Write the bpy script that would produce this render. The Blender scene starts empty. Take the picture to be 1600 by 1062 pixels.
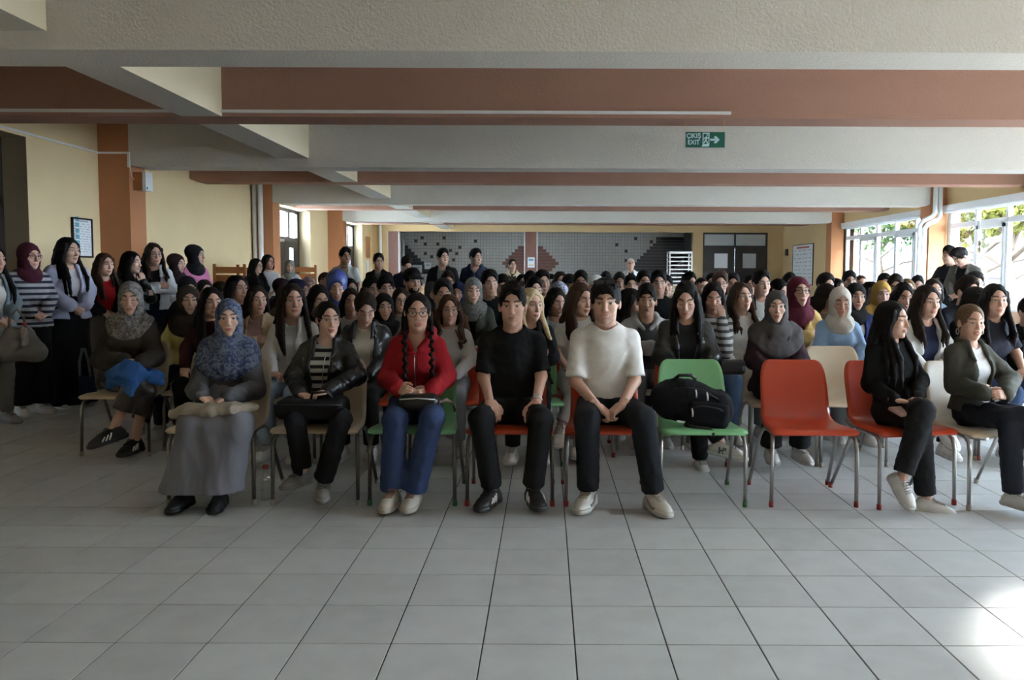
import bpy, math, random
import numpy as np
from mathutils import Matrix, Vector, Euler

SC = bpy.context.scene
COL = SC.collection
rad = math.radians

# ------------------------------------------------------------------ camera
CAM_H = 1.34            # eye height of the photographer (m)
FPX = 1245.0            # focal length in pixels of the 1600 x 1062 frame
PITCH = rad(3.6)
CX, CY = 853.0, 506.0   # principal point
cam_data = bpy.data.cameras.new('camera')
cam_data.sensor_width = 36.0
cam_data.lens = 36.0 * FPX / 1600.0
cam_data.shift_x = (800.0 - CX) / 1600.0
cam_data.shift_y = (CY - 531.0) / 1600.0
cam_data.clip_end = 200
cam = bpy.data.objects.new('camera', cam_data)
COL.objects.link(cam)
cam.location = (0, 0, CAM_H)
cam.rotation_euler = (Matrix.Rotation(rad(90) - PITCH, 4, 'X') @ Matrix.Rotation(rad(0.22), 4, 'Z')).to_euler()
SC.camera = cam

# ------------------------------------------------------------------ sky, sun, exposure
world = bpy.data.worlds.new('sky_world')
SC.world = world
world.use_nodes = True
_bg = world.node_tree.nodes['Background']
_bg.inputs['Color'].default_value = (0.72, 0.86, 1.0, 1)
_bg.inputs['Strength'].default_value = 7.0
sun_data = bpy.data.lights.new('sun', 'SUN')
sun_data.energy = 9.0
sun_data.angle = rad(1.2)
sun_data.color = (1.0, 0.95, 0.88)
sun = bpy.data.objects.new('sun', sun_data)
COL.objects.link(sun)
sun.location = (30, 28, 14)
_el = rad(16.0)
sun.rotation_euler = Vector((0.73 * math.cos(_el), 0.68 * math.cos(_el), math.sin(_el))).to_track_quat('Z', 'Y').to_euler()
SC.view_settings.view_transform = 'Standard'
SC.view_settings.look = 'None'
SC.view_settings.gamma = 1.0
SC.view_settings.use_curve_mapping = False
SC.view_settings.exposure = 2.9

# room dimensions (m); x to the right, y away from the camera
XL, XR = -5.95, 8.10
Y0, Y1 = -6.0, 27.36
ZC = 3.45                       # slab
ZMAIN = CAM_H + 1.40            # underside of the grey main beams
ZSUB = CAM_H + 1.51             # underside of the pink and the lengthwise beams
MAINY = [-0.44, 5.12, 10.68, 16.24, 21.80]
SUBY = [2.28, 7.84, 13.40, 18.96, 24.50]
SILL, WTOP = 0.72, 2.64

# ------------------------------------------------------------------ pixel <-> place
def ray(px, py):
    dx, dy = (px - CX) / FPX, (py - CY) / FPX
    return Vector((dx, math.cos(PITCH) - dy * math.sin(PITCH), -math.sin(PITCH) - dy * math.cos(PITCH)))
def at(px, py, Y):
    r = ray(px, py); t = Y / r.y
    return Vector((r.x * t, Y, CAM_H + r.z * t))
def on_floor(px, py, z=0.0):
    r = ray(px, py); t = (z - CAM_H) / r.z
    return Vector((r.x * t, r.y * t, z))
def to_px(p):
    x, y, z = p[0], p[1], p[2] - CAM_H
    d = y * math.cos(PITCH) - z * math.sin(PITCH)
    v = -y * math.sin(PITCH) - z * math.cos(PITCH)
    return CX + FPX * x / d, CY + FPX * v / d, d

# ------------------------------------------------------------------ materials
MATS = {}
def nodes_of(m):
    return m.node_tree.nodes, m.node_tree.links
def new_mat(name):
    m = bpy.data.materials.new(name); m.use_nodes = True
    MATS[name] = m
    return m
def bsdf(m): return m.node_tree.nodes['Principled BSDF']
def simple(name, col, rough=0.6, metal=0.0, var=0.08, scale=6.0, bump=0.0, bscale=60.0, spec=0.5, coat=0.0):
    m = new_mat(name); n, l = nodes_of(m); b = bsdf(m)
    tc = n.new('ShaderNodeTexCoord')
    nz = n.new('ShaderNodeTexNoise'); nz.inputs['Scale'].default_value = scale; nz.inputs['Detail'].default_value = 4
    l.new(tc.outputs['Object'], nz.inputs['Vector'])
    mx = n.new('ShaderNodeMix'); mx.data_type = 'RGBA'
    mx.inputs[6].default_value = tuple(max(0, c * (1 - var)) for c in col) + (1,)
    mx.inputs[7].default_value = tuple(min(1, c * (1 + var)) for c in col) + (1,)
    l.new(nz.outputs['Fac'], mx.inputs[0]); l.new(mx.outputs[2], b.inputs['Base Color'])
    b.inputs['Roughness'].default_value = rough; b.inputs['Metallic'].default_value = metal
    b.inputs['Specular IOR Level'].default_value = spec
    b.inputs['Coat Weight'].default_value = coat
    if bump:
        n2 = n.new('ShaderNodeTexNoise'); n2.inputs['Scale'].default_value = bscale; n2.inputs['Detail'].default_value = 3
        l.new(tc.outputs['Object'], n2.inputs['Vector'])
        bp = n.new('ShaderNodeBump'); bp.inputs['Strength'].default_value = bump; bp.inputs['Distance'].default_value = 0.01
        l.new(n2.outputs['Fac'], bp.inputs['Height']); l.new(bp.outputs['Normal'], b.inputs['Normal'])
    return m
def obj_col_mat(name, rough=0.85, bump=0.25, bscale=220.0, spec=0.3, coat=0.0, pattern=None, metal=0.0, sheen=0.0, streak=False):
    """one material for many things: the colour is each object's own colour"""
    m = new_mat(name); n, l = nodes_of(m); b = bsdf(m)
    oi = n.new('ShaderNodeObjectInfo'); tc = n.new('ShaderNodeTexCoord')
    mp = n.new('ShaderNodeMapping'); l.new(tc.outputs['Object'], mp.inputs['Vector'])
    if streak: mp.inputs['Scale'].default_value = (1, 1, 0.07)
    nz = n.new('ShaderNodeTexNoise'); nz.inputs['Scale'].default_value = bscale * (0.1 if not streak else 1); nz.inputs['Detail'].default_value = 3
    l.new(mp.outputs['Vector'], nz.inputs['Vector'])
    mul = n.new('ShaderNodeMix'); mul.data_type = 'RGBA'; mul.blend_type = 'MULTIPLY'; mul.inputs[0].default_value = 1.0
    cr = n.new('ShaderNodeValToRGB')
    lo = 0.965 if not streak else 0.45
    cr.color_ramp.elements[0].position = 0.3; cr.color_ramp.elements[0].color = (lo, lo, lo, 1)
    cr.color_ramp.elements[1].position = 0.75; cr.color_ramp.elements[1].color = (1.02, 1.02, 1.02, 1) if not streak else (1.35, 1.3, 1.25, 1)
    l.new(nz.outputs['Fac'], cr.inputs['Fac']); l.new(oi.outputs['Color'], mul.inputs[6]); l.new(cr.outputs['Color'], mul.inputs[7])
    out = mul.outputs[2]
    if pattern == 'stripes':
        out = stripe_nodes(n, l, tc, out, 17.0)
    if pattern == 'pinstripes':
        out = stripe_nodes(n, l, tc, out, 45.0)
    if pattern == 'floral':
        vo = n.new('ShaderNodeTexVoronoi'); vo.inputs['Scale'].default_value = 26.0
        n3 = n.new('ShaderNodeTexNoise'); n3.inputs['Scale'].default_value = 22.0; n3.inputs['Detail'].default_value = 3; n3.inputs['Distortion'].default_value = 2.2
        l.new(tc.outputs['Object'], n3.inputs['Vector']); l.new(n3.outputs['Color'], vo.inputs['Vector'])
        vo.inputs['Scale'].default_value = 5.0
        at_ = n.new('ShaderNodeAttribute'); at_.attribute_type = 'OBJECT'; at_.attribute_name = 'accent'
        c2 = n.new('ShaderNodeValToRGB'); c2.color_ramp.elements[0].position = 0.44; c2.color_ramp.elements[1].position = 0.56
        l.new(n3.outputs['Fac'], c2.inputs['Fac'])
        mm = n.new('ShaderNodeMix'); mm.data_type = 'RGBA'
        l.new(c2.outputs['Color'], mm.inputs[0]); l.new(out, mm.inputs[6]); l.new(at_.outputs['Color'], mm.inputs[7])
        out = mm.outputs[2]
    l.new(out, b.inputs['Base Color'])
    b.inputs['Roughness'].default_value = rough; b.inputs['Specular IOR Level'].default_value = spec
    b.inputs['Coat Weight'].default_value = coat; b.inputs['Metallic'].default_value = metal
    b.inputs['Sheen Weight'].default_value = sheen
    n2 = n.new('ShaderNodeTexNoise'); n2.inputs['Scale'].default_value = bscale; n2.inputs['Detail'].default_value = 2
    l.new(mp.outputs['Vector'], n2.inputs['Vector'])
    bp = n.new('ShaderNodeBump'); bp.inputs['Strength'].default_value = bump; bp.inputs['Distance'].default_value = 0.004
    l.new(n2.outputs['Fac'], bp.inputs['Height']); l.new(bp.outputs['Normal'], b.inputs['Normal'])
    return m
def stripe_nodes(n, l, tc, out, freq):
    sp = n.new('ShaderNodeSeparateXYZ'); l.new(tc.outputs['Object'], sp.inputs[0])
    a = n.new('ShaderNodeMath'); a.operation = 'MULTIPLY'; a.inputs[1].default_value = freq
    l.new(sp.outputs['Z' if freq < 30 else 'X'], a.inputs[0])
    f = n.new('ShaderNodeMath'); f.operation = 'FRACT'; l.new(a.outputs[0], f.inputs[0])
    g = n.new('ShaderNodeMath'); g.operation = 'GREATER_THAN'; g.inputs[1].default_value = 0.55; l.new(f.outputs[0], g.inputs[0])
    at_ = n.new('ShaderNodeAttribute'); at_.attribute_type = 'OBJECT'; at_.attribute_name = 'accent'
    mm = n.new('ShaderNodeMix'); mm.data_type = 'RGBA'
    l.new(g.outputs[0], mm.inputs[0]); l.new(out, mm.inputs[6]); l.new(at_.outputs['Color'], mm.inputs[7])
    return mm.outputs[2]

def stucco(name, col, bump=0.5, scale=75.0, var=0.06):
    m = simple(name, col, rough=0.9, var=var, scale=1.2, bump=bump, bscale=scale, spec=0.2)
    return m
stucco('beam_grey', (0.66, 0.625, 0.565), 1.0, 55)
stucco('beam_pink', (0.40, 0.225, 0.165), 0.8, 55)
stucco('beam_cream', (0.90, 0.79, 0.57), 0.15, 70)
stucco('ceiling_white', (0.72, 0.70, 0.64), 0.2, 60)
stucco('wall_yellow', (0.80, 0.63, 0.375), 0.12, 40)
stucco('wall_back', (0.72, 0.52, 0.28), 0.12, 40)
stucco('wall_salmon', (0.66, 0.40, 0.26), 0.12, 40)
stucco('column_orange', (0.52, 0.235, 0.115), 0.12, 40)
stucco('recess_brown', (0.34, 0.27, 0.17), 0.1, 40)
simple('white_paint', (0.80, 0.80, 0.80), 0.4, var=0.03)
simple('pvc_white', (0.82, 0.83, 0.84), 0.35, var=0.02)
simple('pipe_grey', (0.60, 0.56, 0.52), 0.45, var=0.04)
simple('dark_wood', (0.030, 0.022, 0.018), 0.4, var=0.3)
simple('honey_wood', (0.42, 0.17, 0.055), 0.4, var=0.25, scale=14)
simple('door_brown', (0.040, 0.034, 0.030), 0.5, var=0.15)
simple('black_plastic', (0.012, 0.012, 0.013), 0.45, var=0.2)
simple('chrome', (0.42, 0.41, 0.39), 0.28, metal=1.0, var=0.1)
simple('dull_steel', (0.20, 0.19, 0.175), 0.38, metal=0.9, var=0.15)
simple('steel', (0.62, 0.62, 0.60), 0.35, metal=0.8, var=0.08)
simple('brass', (0.75, 0.52, 0.15), 0.3, metal=1.0)
simple('paper', (0.80, 0.82, 0.84), 0.7, var=0.03)
simple('ink', (0.10, 0.11, 0.14), 0.7, var=0.1)
simple('ink_pale', (0.42, 0.44, 0.48), 0.7, var=0.1)
simple('ink_red', (0.55, 0.10, 0.08), 0.7, var=0.1)
simple('ink_blue', (0.15, 0.38, 0.50), 0.7, var=0.1)
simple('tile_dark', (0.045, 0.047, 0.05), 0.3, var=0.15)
simple('tile_rust', (0.22, 0.10, 0.075), 0.4, var=0.15)
simple('grout', (0.05, 0.047, 0.045), 0.9, var=0.15, scale=20)
simple('ground', (0.10, 0.098, 0.095), 0.9, var=0.2, scale=1)
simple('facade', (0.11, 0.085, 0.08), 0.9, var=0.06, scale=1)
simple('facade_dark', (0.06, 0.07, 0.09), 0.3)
simple('bark', (0.16, 0.12, 0.09), 0.9, var=0.3, scale=9, bump=0.6, bscale=25)
simple('lens', (0.9, 0.9, 0.9), 0.1)
simple('skin_nail', (0.55, 0.30, 0.26), 0.4)
for k_, c_ in (('leaf_green', (0.05, 0.10, 0.015)), ('leaf_yellow', (0.16, 0.17, 0.03)), ('leaf_amber', (0.17, 0.12, 0.025))):
    m_ = simple(k_, c_, 0.6, var=0.3, scale=3)
    bsdf(m_).inputs['Transmission Weight'].default_value = 0.0
obj_col_mat('cloth', 0.88, 0.2, 420.0, 0.2)
obj_col_mat('knit', 0.92, 0.6, 150.0, 0.15)
obj_col_mat('cloth_striped', 0.88, 0.35, 260.0, 0.25, pattern='stripes')
obj_col_mat('cloth_pinstriped', 0.88, 0.35, 260.0, 0.25, pattern='pinstripes')
obj_col_mat('scarf_floral', 0.75, 0.3, 260.0, 0.3, pattern='floral')
obj_col_mat('denim', 0.9, 0.5, 420.0, 0.2)
obj_col_mat('leather', 0.33, 0.35, 55.0, 0.5)
obj_col_mat('satin', 0.42, 0.2, 120.0, 0.5)
obj_col_mat('hair', 0.58, 0.6, 260.0, 0.10, streak=True)
obj_col_mat('shoe_leather', 0.5, 0.15, 200.0, 0.4)
obj_col_mat('plastic', 0.32, 0.08, 60.0, 0.5, coat=0.15)
obj_col_mat('metal_tint', 0.3, 0.05, 60.0, 0.5, metal=1.0)

# glass: clear pane with a fresnel reflection
def glass_mat(name, tint=(0.95, 0.97, 0.98), refl=0.025):
    m = new_mat(name); n, l = nodes_of(m)
    n.remove(bsdf(m)); out = n['Material Output']
    t = n.new('ShaderNodeBsdfTransparent'); t.inputs[0].default_value = tint + (1,)
    g = n.new('ShaderNodeBsdfGlossy'); g.inputs['Roughness'].default_value = 0.02
    lw = n.new('ShaderNodeLayerWeight'); lw.inputs['Blend'].default_value = 0.5
    pw = n.new('ShaderNodeMath'); pw.operation = 'POWER'; pw.inputs[1].default_value = 4.0; l.new(lw.outputs['Facing'], pw.inputs[0])
    fr = n.new('ShaderNodeMath'); fr.operation = 'MULTIPLY_ADD'; fr.inputs[1].default_value = 0.5; fr.inputs[2].default_value = refl; l.new(pw.outputs[0], fr.inputs[0])
    mx = n.new('ShaderNodeMixShader')
    l.new(fr.outputs[0], mx.inputs[0]); l.new(t.outputs[0], mx.inputs[1]); l.new(g.outputs[0], mx.inputs[2])
    l.new(mx.outputs[0], out.inputs['Surface'])
    return m
glass_mat('window_glass')
glass_mat('clear_plastic', (0.96, 0.97, 0.98), 0.16)
# frosted pane
simple('frosted_glass', (0.55, 0.58, 0.60), 0.25, var=0.12, scale=3)
simple('frosted_bright', (0.85, 0.87, 0.88), 0.3, var=0.05, scale=3)

# floor tile: each tile has its own slight tone, taken from its place in the grid
TILE = 0.3335
TX, TY = 0.109, 4.479
def tile_mat():
    m = new_mat('floor_tile'); n, l = nodes_of(m); b = bsdf(m)
    ge = n.new('ShaderNodeNewGeometry')
    mp = n.new('ShaderNodeVectorMath'); mp.operation = 'SUBTRACT'; mp.inputs[1].default_value = (TX, TY, 0)
    l.new(ge.outputs['Position'], mp.inputs[0])
    dv = n.new('ShaderNodeVectorMath'); dv.operation = 'DIVIDE'; dv.inputs[1].default_value = (TILE, TILE, 50)
    l.new(mp.outputs[0], dv.inputs[0])
    fl = n.new('ShaderNodeVectorMath'); fl.operation = 'FLOOR'; l.new(dv.outputs[0], fl.inputs[0])
    wn = n.new('ShaderNodeTexWhiteNoise'); l.new(fl.outputs[0], wn.inputs['Vector'])
    nz = n.new('ShaderNodeTexNoise'); nz.inputs['Scale'].default_value = 7; nz.inputs['Detail'].default_value = 5
    l.new(ge.outputs['Position'], nz.inputs['Vector'])
    ad = n.new('ShaderNodeMath'); ad.operation = 'MULTIPLY_ADD'; ad.inputs[1].default_value = 0.45
    l.new(wn.outputs['Value'], ad.inputs[0]); l.new(nz.outputs['Fac'], ad.inputs[2])
    cr = n.new('ShaderNodeValToRGB')
    cr.color_ramp.elements[0].position = 0.35; cr.color_ramp.elements[0].color = (0.50, 0.505, 0.50, 1)
    cr.color_ramp.elements[1].position = 0.95; cr.color_ramp.elements[1].color = (0.60, 0.61, 0.605, 1)
    l.new(ad.outputs[0], cr.inputs['Fac']); l.new(cr.outputs['Color'], b.inputs['Base Color'])
    n2 = n.new('ShaderNodeTexNoise'); n2.inputs['Scale'].default_value = 3.0; l.new(ge.outputs['Position'], n2.inputs['Vector'])
    mr = n.new('ShaderNodeMapRange'); mr.inputs['To Min'].default_value = 0.28; mr.inputs['To Max'].default_value = 0.42
    l.new(n2.outputs['Fac'], mr.inputs['Value']); l.new(mr.outputs[0], b.inputs['Roughness'])
    b.inputs['Specular IOR Level'].default_value = 0.5
    return m
tile_mat()
# small wall tiles of the kitchen, too far to pick apart
def kitchen_mat(name, c1, c2, mortar, size):
    m = new_mat(name); n, l = nodes_of(m); b = bsdf(m)
    tc = n.new('ShaderNodeTexCoord')
    mp = n.new('ShaderNodeMapping'); mp.inputs['Rotation'].default_value = (rad(90), 0, 0)
    l.new(tc.outputs['Object'], mp.inputs['Vector'])
    br = n.new('ShaderNodeTexBrick'); br.offset = 0.0
    br.inputs['Color1'].default_value = c1 + (1,); br.inputs['Color2'].default_value = c2 + (1,); br.inputs['Mortar'].default_value = mortar + (1,)
    br.inputs['Scale'].default_value = 1.0; br.inputs['Mortar Size'].default_value = size * 0.06
    br.inputs['Brick Width'].default_value = size; br.inputs['Row Height'].default_value = size
    l.new(mp.outputs['Vector'], br.inputs['Vector']); l.new(br.outputs['Color'], b.inputs['Base Color'])
    b.inputs['Roughness'].default_value = 0.35
    return m
kitchen_mat('kitchen_tile', (0.56, 0.53, 0.48), (0.51, 0.48, 0.44), (0.30, 0.28, 0.26), 0.12)
kitchen_mat('mosaic_rust', (0.30, 0.14, 0.10), (0.26, 0.115, 0.085), (0.20, 0.12, 0.10), 0.06)

# skin: tone is the object colour; lips, brows, eyes are a painted mask of the face
def skin_mat():
    m = new_mat('skin'); n, l = nodes_of(m); b = bsdf(m)
    oi = n.new('ShaderNodeObjectInfo')
    at_ = n.new('ShaderNodeAttribute'); at_.attribute_name = 'face'
    sp = n.new('ShaderNodeSeparateColor'); l.new(at_.outputs['Color'], sp.inputs[0])
    tc = n.new('ShaderNodeTexCoord'); nz = n.new('ShaderNodeTexNoise'); nz.inputs['Scale'].default_value = 30; l.new(tc.outputs['Object'], nz.inputs['Vector'])
    def mix(fac, a, bcol, mode='MIX', f=None):
        x = n.new('ShaderNodeMix'); x.data_type = 'RGBA'; x.blend_type = mode
        if f is None: l.new(fac, x.inputs[0])
        else: x.inputs[0].default_value = f
        l.new(a, x.inputs[6])
        if isinstance(bcol, tuple): x.inputs[7].default_value = bcol + (1,)
        else: l.new(bcol, x.inputs[7])
        return x.outputs[2]
    base = mix(nz.outputs['Fac'], oi.outputs['Color'], (0.93, 0.86, 0.83), 'MULTIPLY')
    lip = n.new('ShaderNodeAttribute'); lip.attribute_type = 'OBJECT'; lip.attribute_name = 'lip'
    c = mix(sp.outputs['Red'], base, lip.outputs['Color'], 'MIX')
    brow = n.new('ShaderNodeAttribute'); brow.attribute_type = 'OBJECT'; brow.attribute_name = 'brow'
    c = mix(sp.outputs['Green'], c, brow.outputs['Color'])
    c = mix(sp.outputs['Blue'], c, (0.50, 0.46, 0.44))
    c = mix(at_.outputs['Alpha'], c, (0.018, 0.012, 0.010))
    l.new(c, b.inputs['Base Color'])
    b.inputs['Roughness'].default_value = 0.5; b.inputs['Specular IOR Level'].default_value = 0.35
    return m
skin_mat()

# ------------------------------------------------------------------ object helpers
def M(m): return MATS[m] if isinstance(m, str) else m
def link(name, me, mat, parent=None):
    if me.materials.__len__() == 0 and mat is not None: me.materials.append(M(mat))
    o = bpy.data.objects.new(name, me); COL.objects.link(o)
    if parent is not None: o.parent = parent
    return o
def tint(o, col, mat=None):
    o.color = tuple(col) + (1,)
    if mat is not None and len(o.material_slots):
        o.material_slots[0].link = 'OBJECT'; o.material_slots[0].material = M(mat)
    return o
def tag(o, label=None, cat=None, group=None, kind=None):
    if label: o['label'] = label
    if cat: o['category'] = cat
    if group: o['group'] = group
    if kind: o['kind'] = kind
    return o
def empty(name, loc=(0, 0, 0), rz=0.0, s=1.0, parent=None):
    o = bpy.data.objects.new(name, None); COL.objects.link(o)
    o.empty_display_size = 0.1
    o.location = loc; o.rotation_euler = (0, 0, rz); o.scale = (s, s, s)
    if parent is not None: o.parent = parent
    return o
def mesh_np(name, V, F, smooth=True):
    me = bpy.data.meshes.new(name)
    V = np.asarray(V, dtype=np.float32); F = np.asarray(F, dtype=np.int32)
    k = F.shape[1]
    me.vertices.add(len(V)); me.vertices.foreach_set('co', V.ravel())
    me.loops.add(F.size); me.loops.foreach_set('vertex_index', F.ravel())
    me.polygons.add(len(F)); me.polygons.foreach_set('loop_start', np.arange(0, F.size, k, dtype=np.int32))
    me.update(calc_edges=True)
    me.polygons.foreach_set('use_smooth', np.full(len(F), smooth, dtype=bool))
    me.validate()
    return me
class MB:
    """collects boxes, prisms and tubes into one mesh"""
    def __init__(s): s.v = []; s.f = []; s.sm = []
    def box(s, lo, hi, R=None, c=None):
        n = len(s.v)
        P = [Vector((x, y, z)) for z in (lo[2], hi[2]) for y in (lo[1], hi[1]) for x in (lo[0], hi[0])]
        if R is not None:
            c = Vector(c) if c is not None else Vector((0, 0, 0))
            P = [R @ (p - c) + c for p in P]
        s.v += P
        for q in ((0, 2, 3, 1), (4, 5, 7, 6), (0, 1, 5, 4), (2, 6, 7, 3), (0, 4, 6, 2), (1, 3, 7, 5)):
            s.f.append(tuple(n + i for i in q)); s.sm.append(False)
        return s
    def bevbox(s, lo, hi, b):
        """box with chamfered vertical and top edges"""
        x0, y0, z0 = lo; x1, y1, z1 = hi
        n = len(s.v)
        def ring(i, z):
            return [(x0 + i + b, y0 + i, z), (x1 - i - b, y0 + i, z), (x1 - i, y0 + i + b, z), (x1 - i, y1 - i - b, z),
                    (x1 - i - b, y1 - i, z), (x0 + i + b, y1 - i, z), (x0 + i, y1 - i - b, z), (x0 + i, y0 + i + b, z)]
        rs = [ring(b * .7, z0), ring(0, z0 + b), ring(0, z1 - b), ring(b * .7, z1)]
        for r in rs: s.v += [Vector(p) for p in r]
        for k in range(3):
            for i in range(8):
                j = (i + 1) % 8
                s.f.append((n + k * 8 + i, n + k * 8 + j, n + k * 8 + 8 + j, n + k * 8 + 8 + i)); s.sm.append(False)
        s.f.append(tuple(n + 24 + i for i in range(8))); s.sm.append(False)
        s.f.append(tuple(n + 7 - i for i in range(8))); s.sm.append(False)
        return s
    def tube(s, pts, r, n=8, closed=False, flat=None):
        pts = [Vector(p) for p in pts]
        rr = r if isinstance(r, (list, tuple)) else [r] * len(pts)
        base = len(s.v); m = len(pts)
        up = None
        for i, p in enumerate(pts):
            if closed: t = (pts[(i + 1) % m] - pts[i - 1])
            else: t = pts[min(i + 1, m - 1)] - pts[max(i - 1, 0)]
            t.normalize()
            if up is None:
                up = Vector((0, 0, 1)) if abs(t.z) < 0.9 else Vector((0, 1, 0))
            u = (up - t * up.dot(t)); u.normalize(); up = u
            w = t.cross(u)
            for k in range(n):
                a = 2 * math.pi * k / n
                s.v.append(p + (u * math.cos(a) * (flat or 1.0) + w * math.sin(a)) * rr[i])
        for i in range(m if closed else m - 1):
            for k in range(n):
                k2 = (k + 1) % n; j = (i + 1) % m
                s.f.append((base + i * n + k, base + j * n + k, base + j * n + k2, base + i * n + k2)); s.sm.append(True)
        if not closed:
            s.f.append(tuple(base + k for k in range(n))); s.sm.append(False)
            s.f.append(tuple(base + (m - 1) * n + n - 1 - k for k in range(n))); s.sm.append(False)
        return s
    def lathe(s, prof, n=20, c=(0, 0, 0)):
        base = len(s.v); m = len(prof)
        for (r, z) in prof:
            for k in range(n):
                a = 2 * math.pi * k / n
                s.v.append(Vector((c[0] + r * math.cos(a), c[1] + r * math.sin(a), c[2] + z)))
        for i in range(m - 1):
            for k in range(n):
                k2 = (k + 1) % n
                s.f.append((base + i * n + k, base + i * n + k2, base + (i + 1) * n + k2, base + (i + 1) * n + k)); s.sm.append(True)
        s.f.append(tuple(base + n - 1 - k for k in range(n))); s.sm.append(False)
        s.f.append(tuple(base + (m - 1) * n + k for k in range(n))); s.sm.append(False)
        return s
    def poly(s, pts, ext):
        """flat outline pushed along the vector ext"""
        n = len(s.v); m = len(pts); ext = Vector(ext)
        s.v += [Vector(p) for p in pts] + [Vector(p) + ext for p in pts]
        s.f.append(tuple(n + m - 1 - i for i in range(m))); s.sm.append(False)
        s.f.append(tuple(n + m + i for i in range(m))); s.sm.append(False)
        for i in range(m):
            j = (i + 1) % m
            s.f.append((n + i, n + j, n + m + j, n + m + i)); s.sm.append(False)
        return s
    def mesh(s, name):
        me = bpy.data.meshes.new(name)
        me.from_pydata([tuple(v) for v in s.v], [], s.f)
        me.polygons.foreach_set('use_smooth', s.sm)
        me.update()
        return me
    def build(s, name, mat, parent=None): return link(name, s.mesh(name), mat, parent)
def box_obj(name, lo, hi, mat, parent=None, kind=None):
    o = MB().box(lo, hi).build(name, mat, parent)
    if kind: o['kind'] = kind
    return o
def text_mesh(txt, size, name='lettering', depth=0.002, bold=0.0):
    cu = bpy.data.curves.new(name, 'FONT'); cu.body = txt; cu.size = size; cu.extrude = depth; cu.offset = bold
    cu.align_x = 'CENTER'; cu.align_y = 'CENTER'; cu.resolution_u = 3
    t = bpy.data.objects.new(name, cu); COL.objects.link(t)
    dg = bpy.context.evaluated_depsgraph_get()
    me = bpy.data.meshes.new_from_object(t.evaluated_get(dg))
    bpy.data.objects.remove(t); bpy.data.curves.remove(cu)
    me.materials.clear()
    return me
# ================================================================== the room
# ---- floor: grout bed with tiles laid on it
floor = box_obj('floor', (XL - 0.3, Y0, -0.12), (XR + 0.3, 32.0, -0.0035), 'grout', kind='structure')
_t = MB().bevbox((-TILE / 2 + .0026, -TILE / 2 + .0026, -0.012), (TILE / 2 - .0026, TILE / 2 - .0026, 0.0), 0.0014)
_tile_me = _t.mesh('floor_tile'); _tile_me.materials.append(M('floor_tile'))
cells = []
for i in range(-19, 24):
    for j in range(-32, 69):
        x = TX + (i + .5) * TILE; y = TY + (j + .5) * TILE
        if x < XL + .1 or x > XR - .1 or y < Y0 + .1 or y > Y1 - .1: continue
        area = -1.0
        if y > 1.2:
            px, py, d = to_px((x, y, 0))
            if -60 < px < 1660 and 440 < py < 1110: area = 1.0 / d ** 2.0
        cells.append((area, x, y))
cells.sort(key=lambda c: -c[0])
for a, x, y in cells[:300]:
    o = link('floor_tile', _tile_me, None, floor); o.location = (x, y, 0)
V, F = [], []
h_ = TILE / 2 - .0026
for a, x, y in cells[300:]:
    n = len(V)
    V += [(x - h_, y - h_, 0), (x + h_, y - h_, 0), (x + h_, y + h_, 0), (x - h_, y + h_, 0),
          (x - h_, y - h_, -.01), (x + h_, y - h_, -.01), (x + h_, y + h_, -.01), (x - h_, y + h_, -.01)]
    F += [(n, n + 1, n + 2, n + 3)] + [(n + k, n + 4 + k, n + 4 + (k + 1) % 4, n + (k + 1) % 4) for k in range(4)]
link('floor_tiling', mesh_np('floor_tiling', V, F, False), 'floor_tile', floor)['kind'] = 'stuff'

# ---- slab and beams
box_obj('ceiling', (XL - 0.3, Y0, ZC), (XR + 0.3, 32.0, ZC + 0.2), 'ceiling_white', kind='structure')
def beam(n, lo, hi, mat, ch=0.0):
    b = MB()
    x0, y0, z0 = lo; x1, y1, z1 = hi
    if ch:   # haunch: the lower corners at the ends are cut back
        b.poly([(x0, y0, z1), (x0, y0, z0 + ch), (x0 + ch * 2.4, y0, z0), (x1 - ch * 2.4, y0, z0), (x1, y0, z0 + ch), (x1, y0, z1)], (0, y1 - y0, 0))
    else: b.box(lo, hi)
    o = b.build(n, mat); o['kind'] = 'structure'
    return o
tn = 0
for y in MAINY:
    tn += 1; beam('trim_%d' % tn, (XL + .41, y, ZMAIN), (XR - .34, y + .42, ZC), 'beam_grey', 0.03)
for y in SUBY:
    tn += 1; beam('trim_%d' % tn, (XL, y, ZSUB), (XR, y + .40, ZC), 'beam_pink', 0.05)
tn += 1
lb = MB().box((-3.55, Y0, ZSUB + .002), (-3.15, Y1, ZC)).build('trim_%d' % tn, 'beam_cream'); lb['kind'] = 'structure'
lb.data.materials.append(M('beam_grey'))
for p in lb.data.polygons:
    if p.normal.z < -.5: p.material_index = 1

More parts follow.
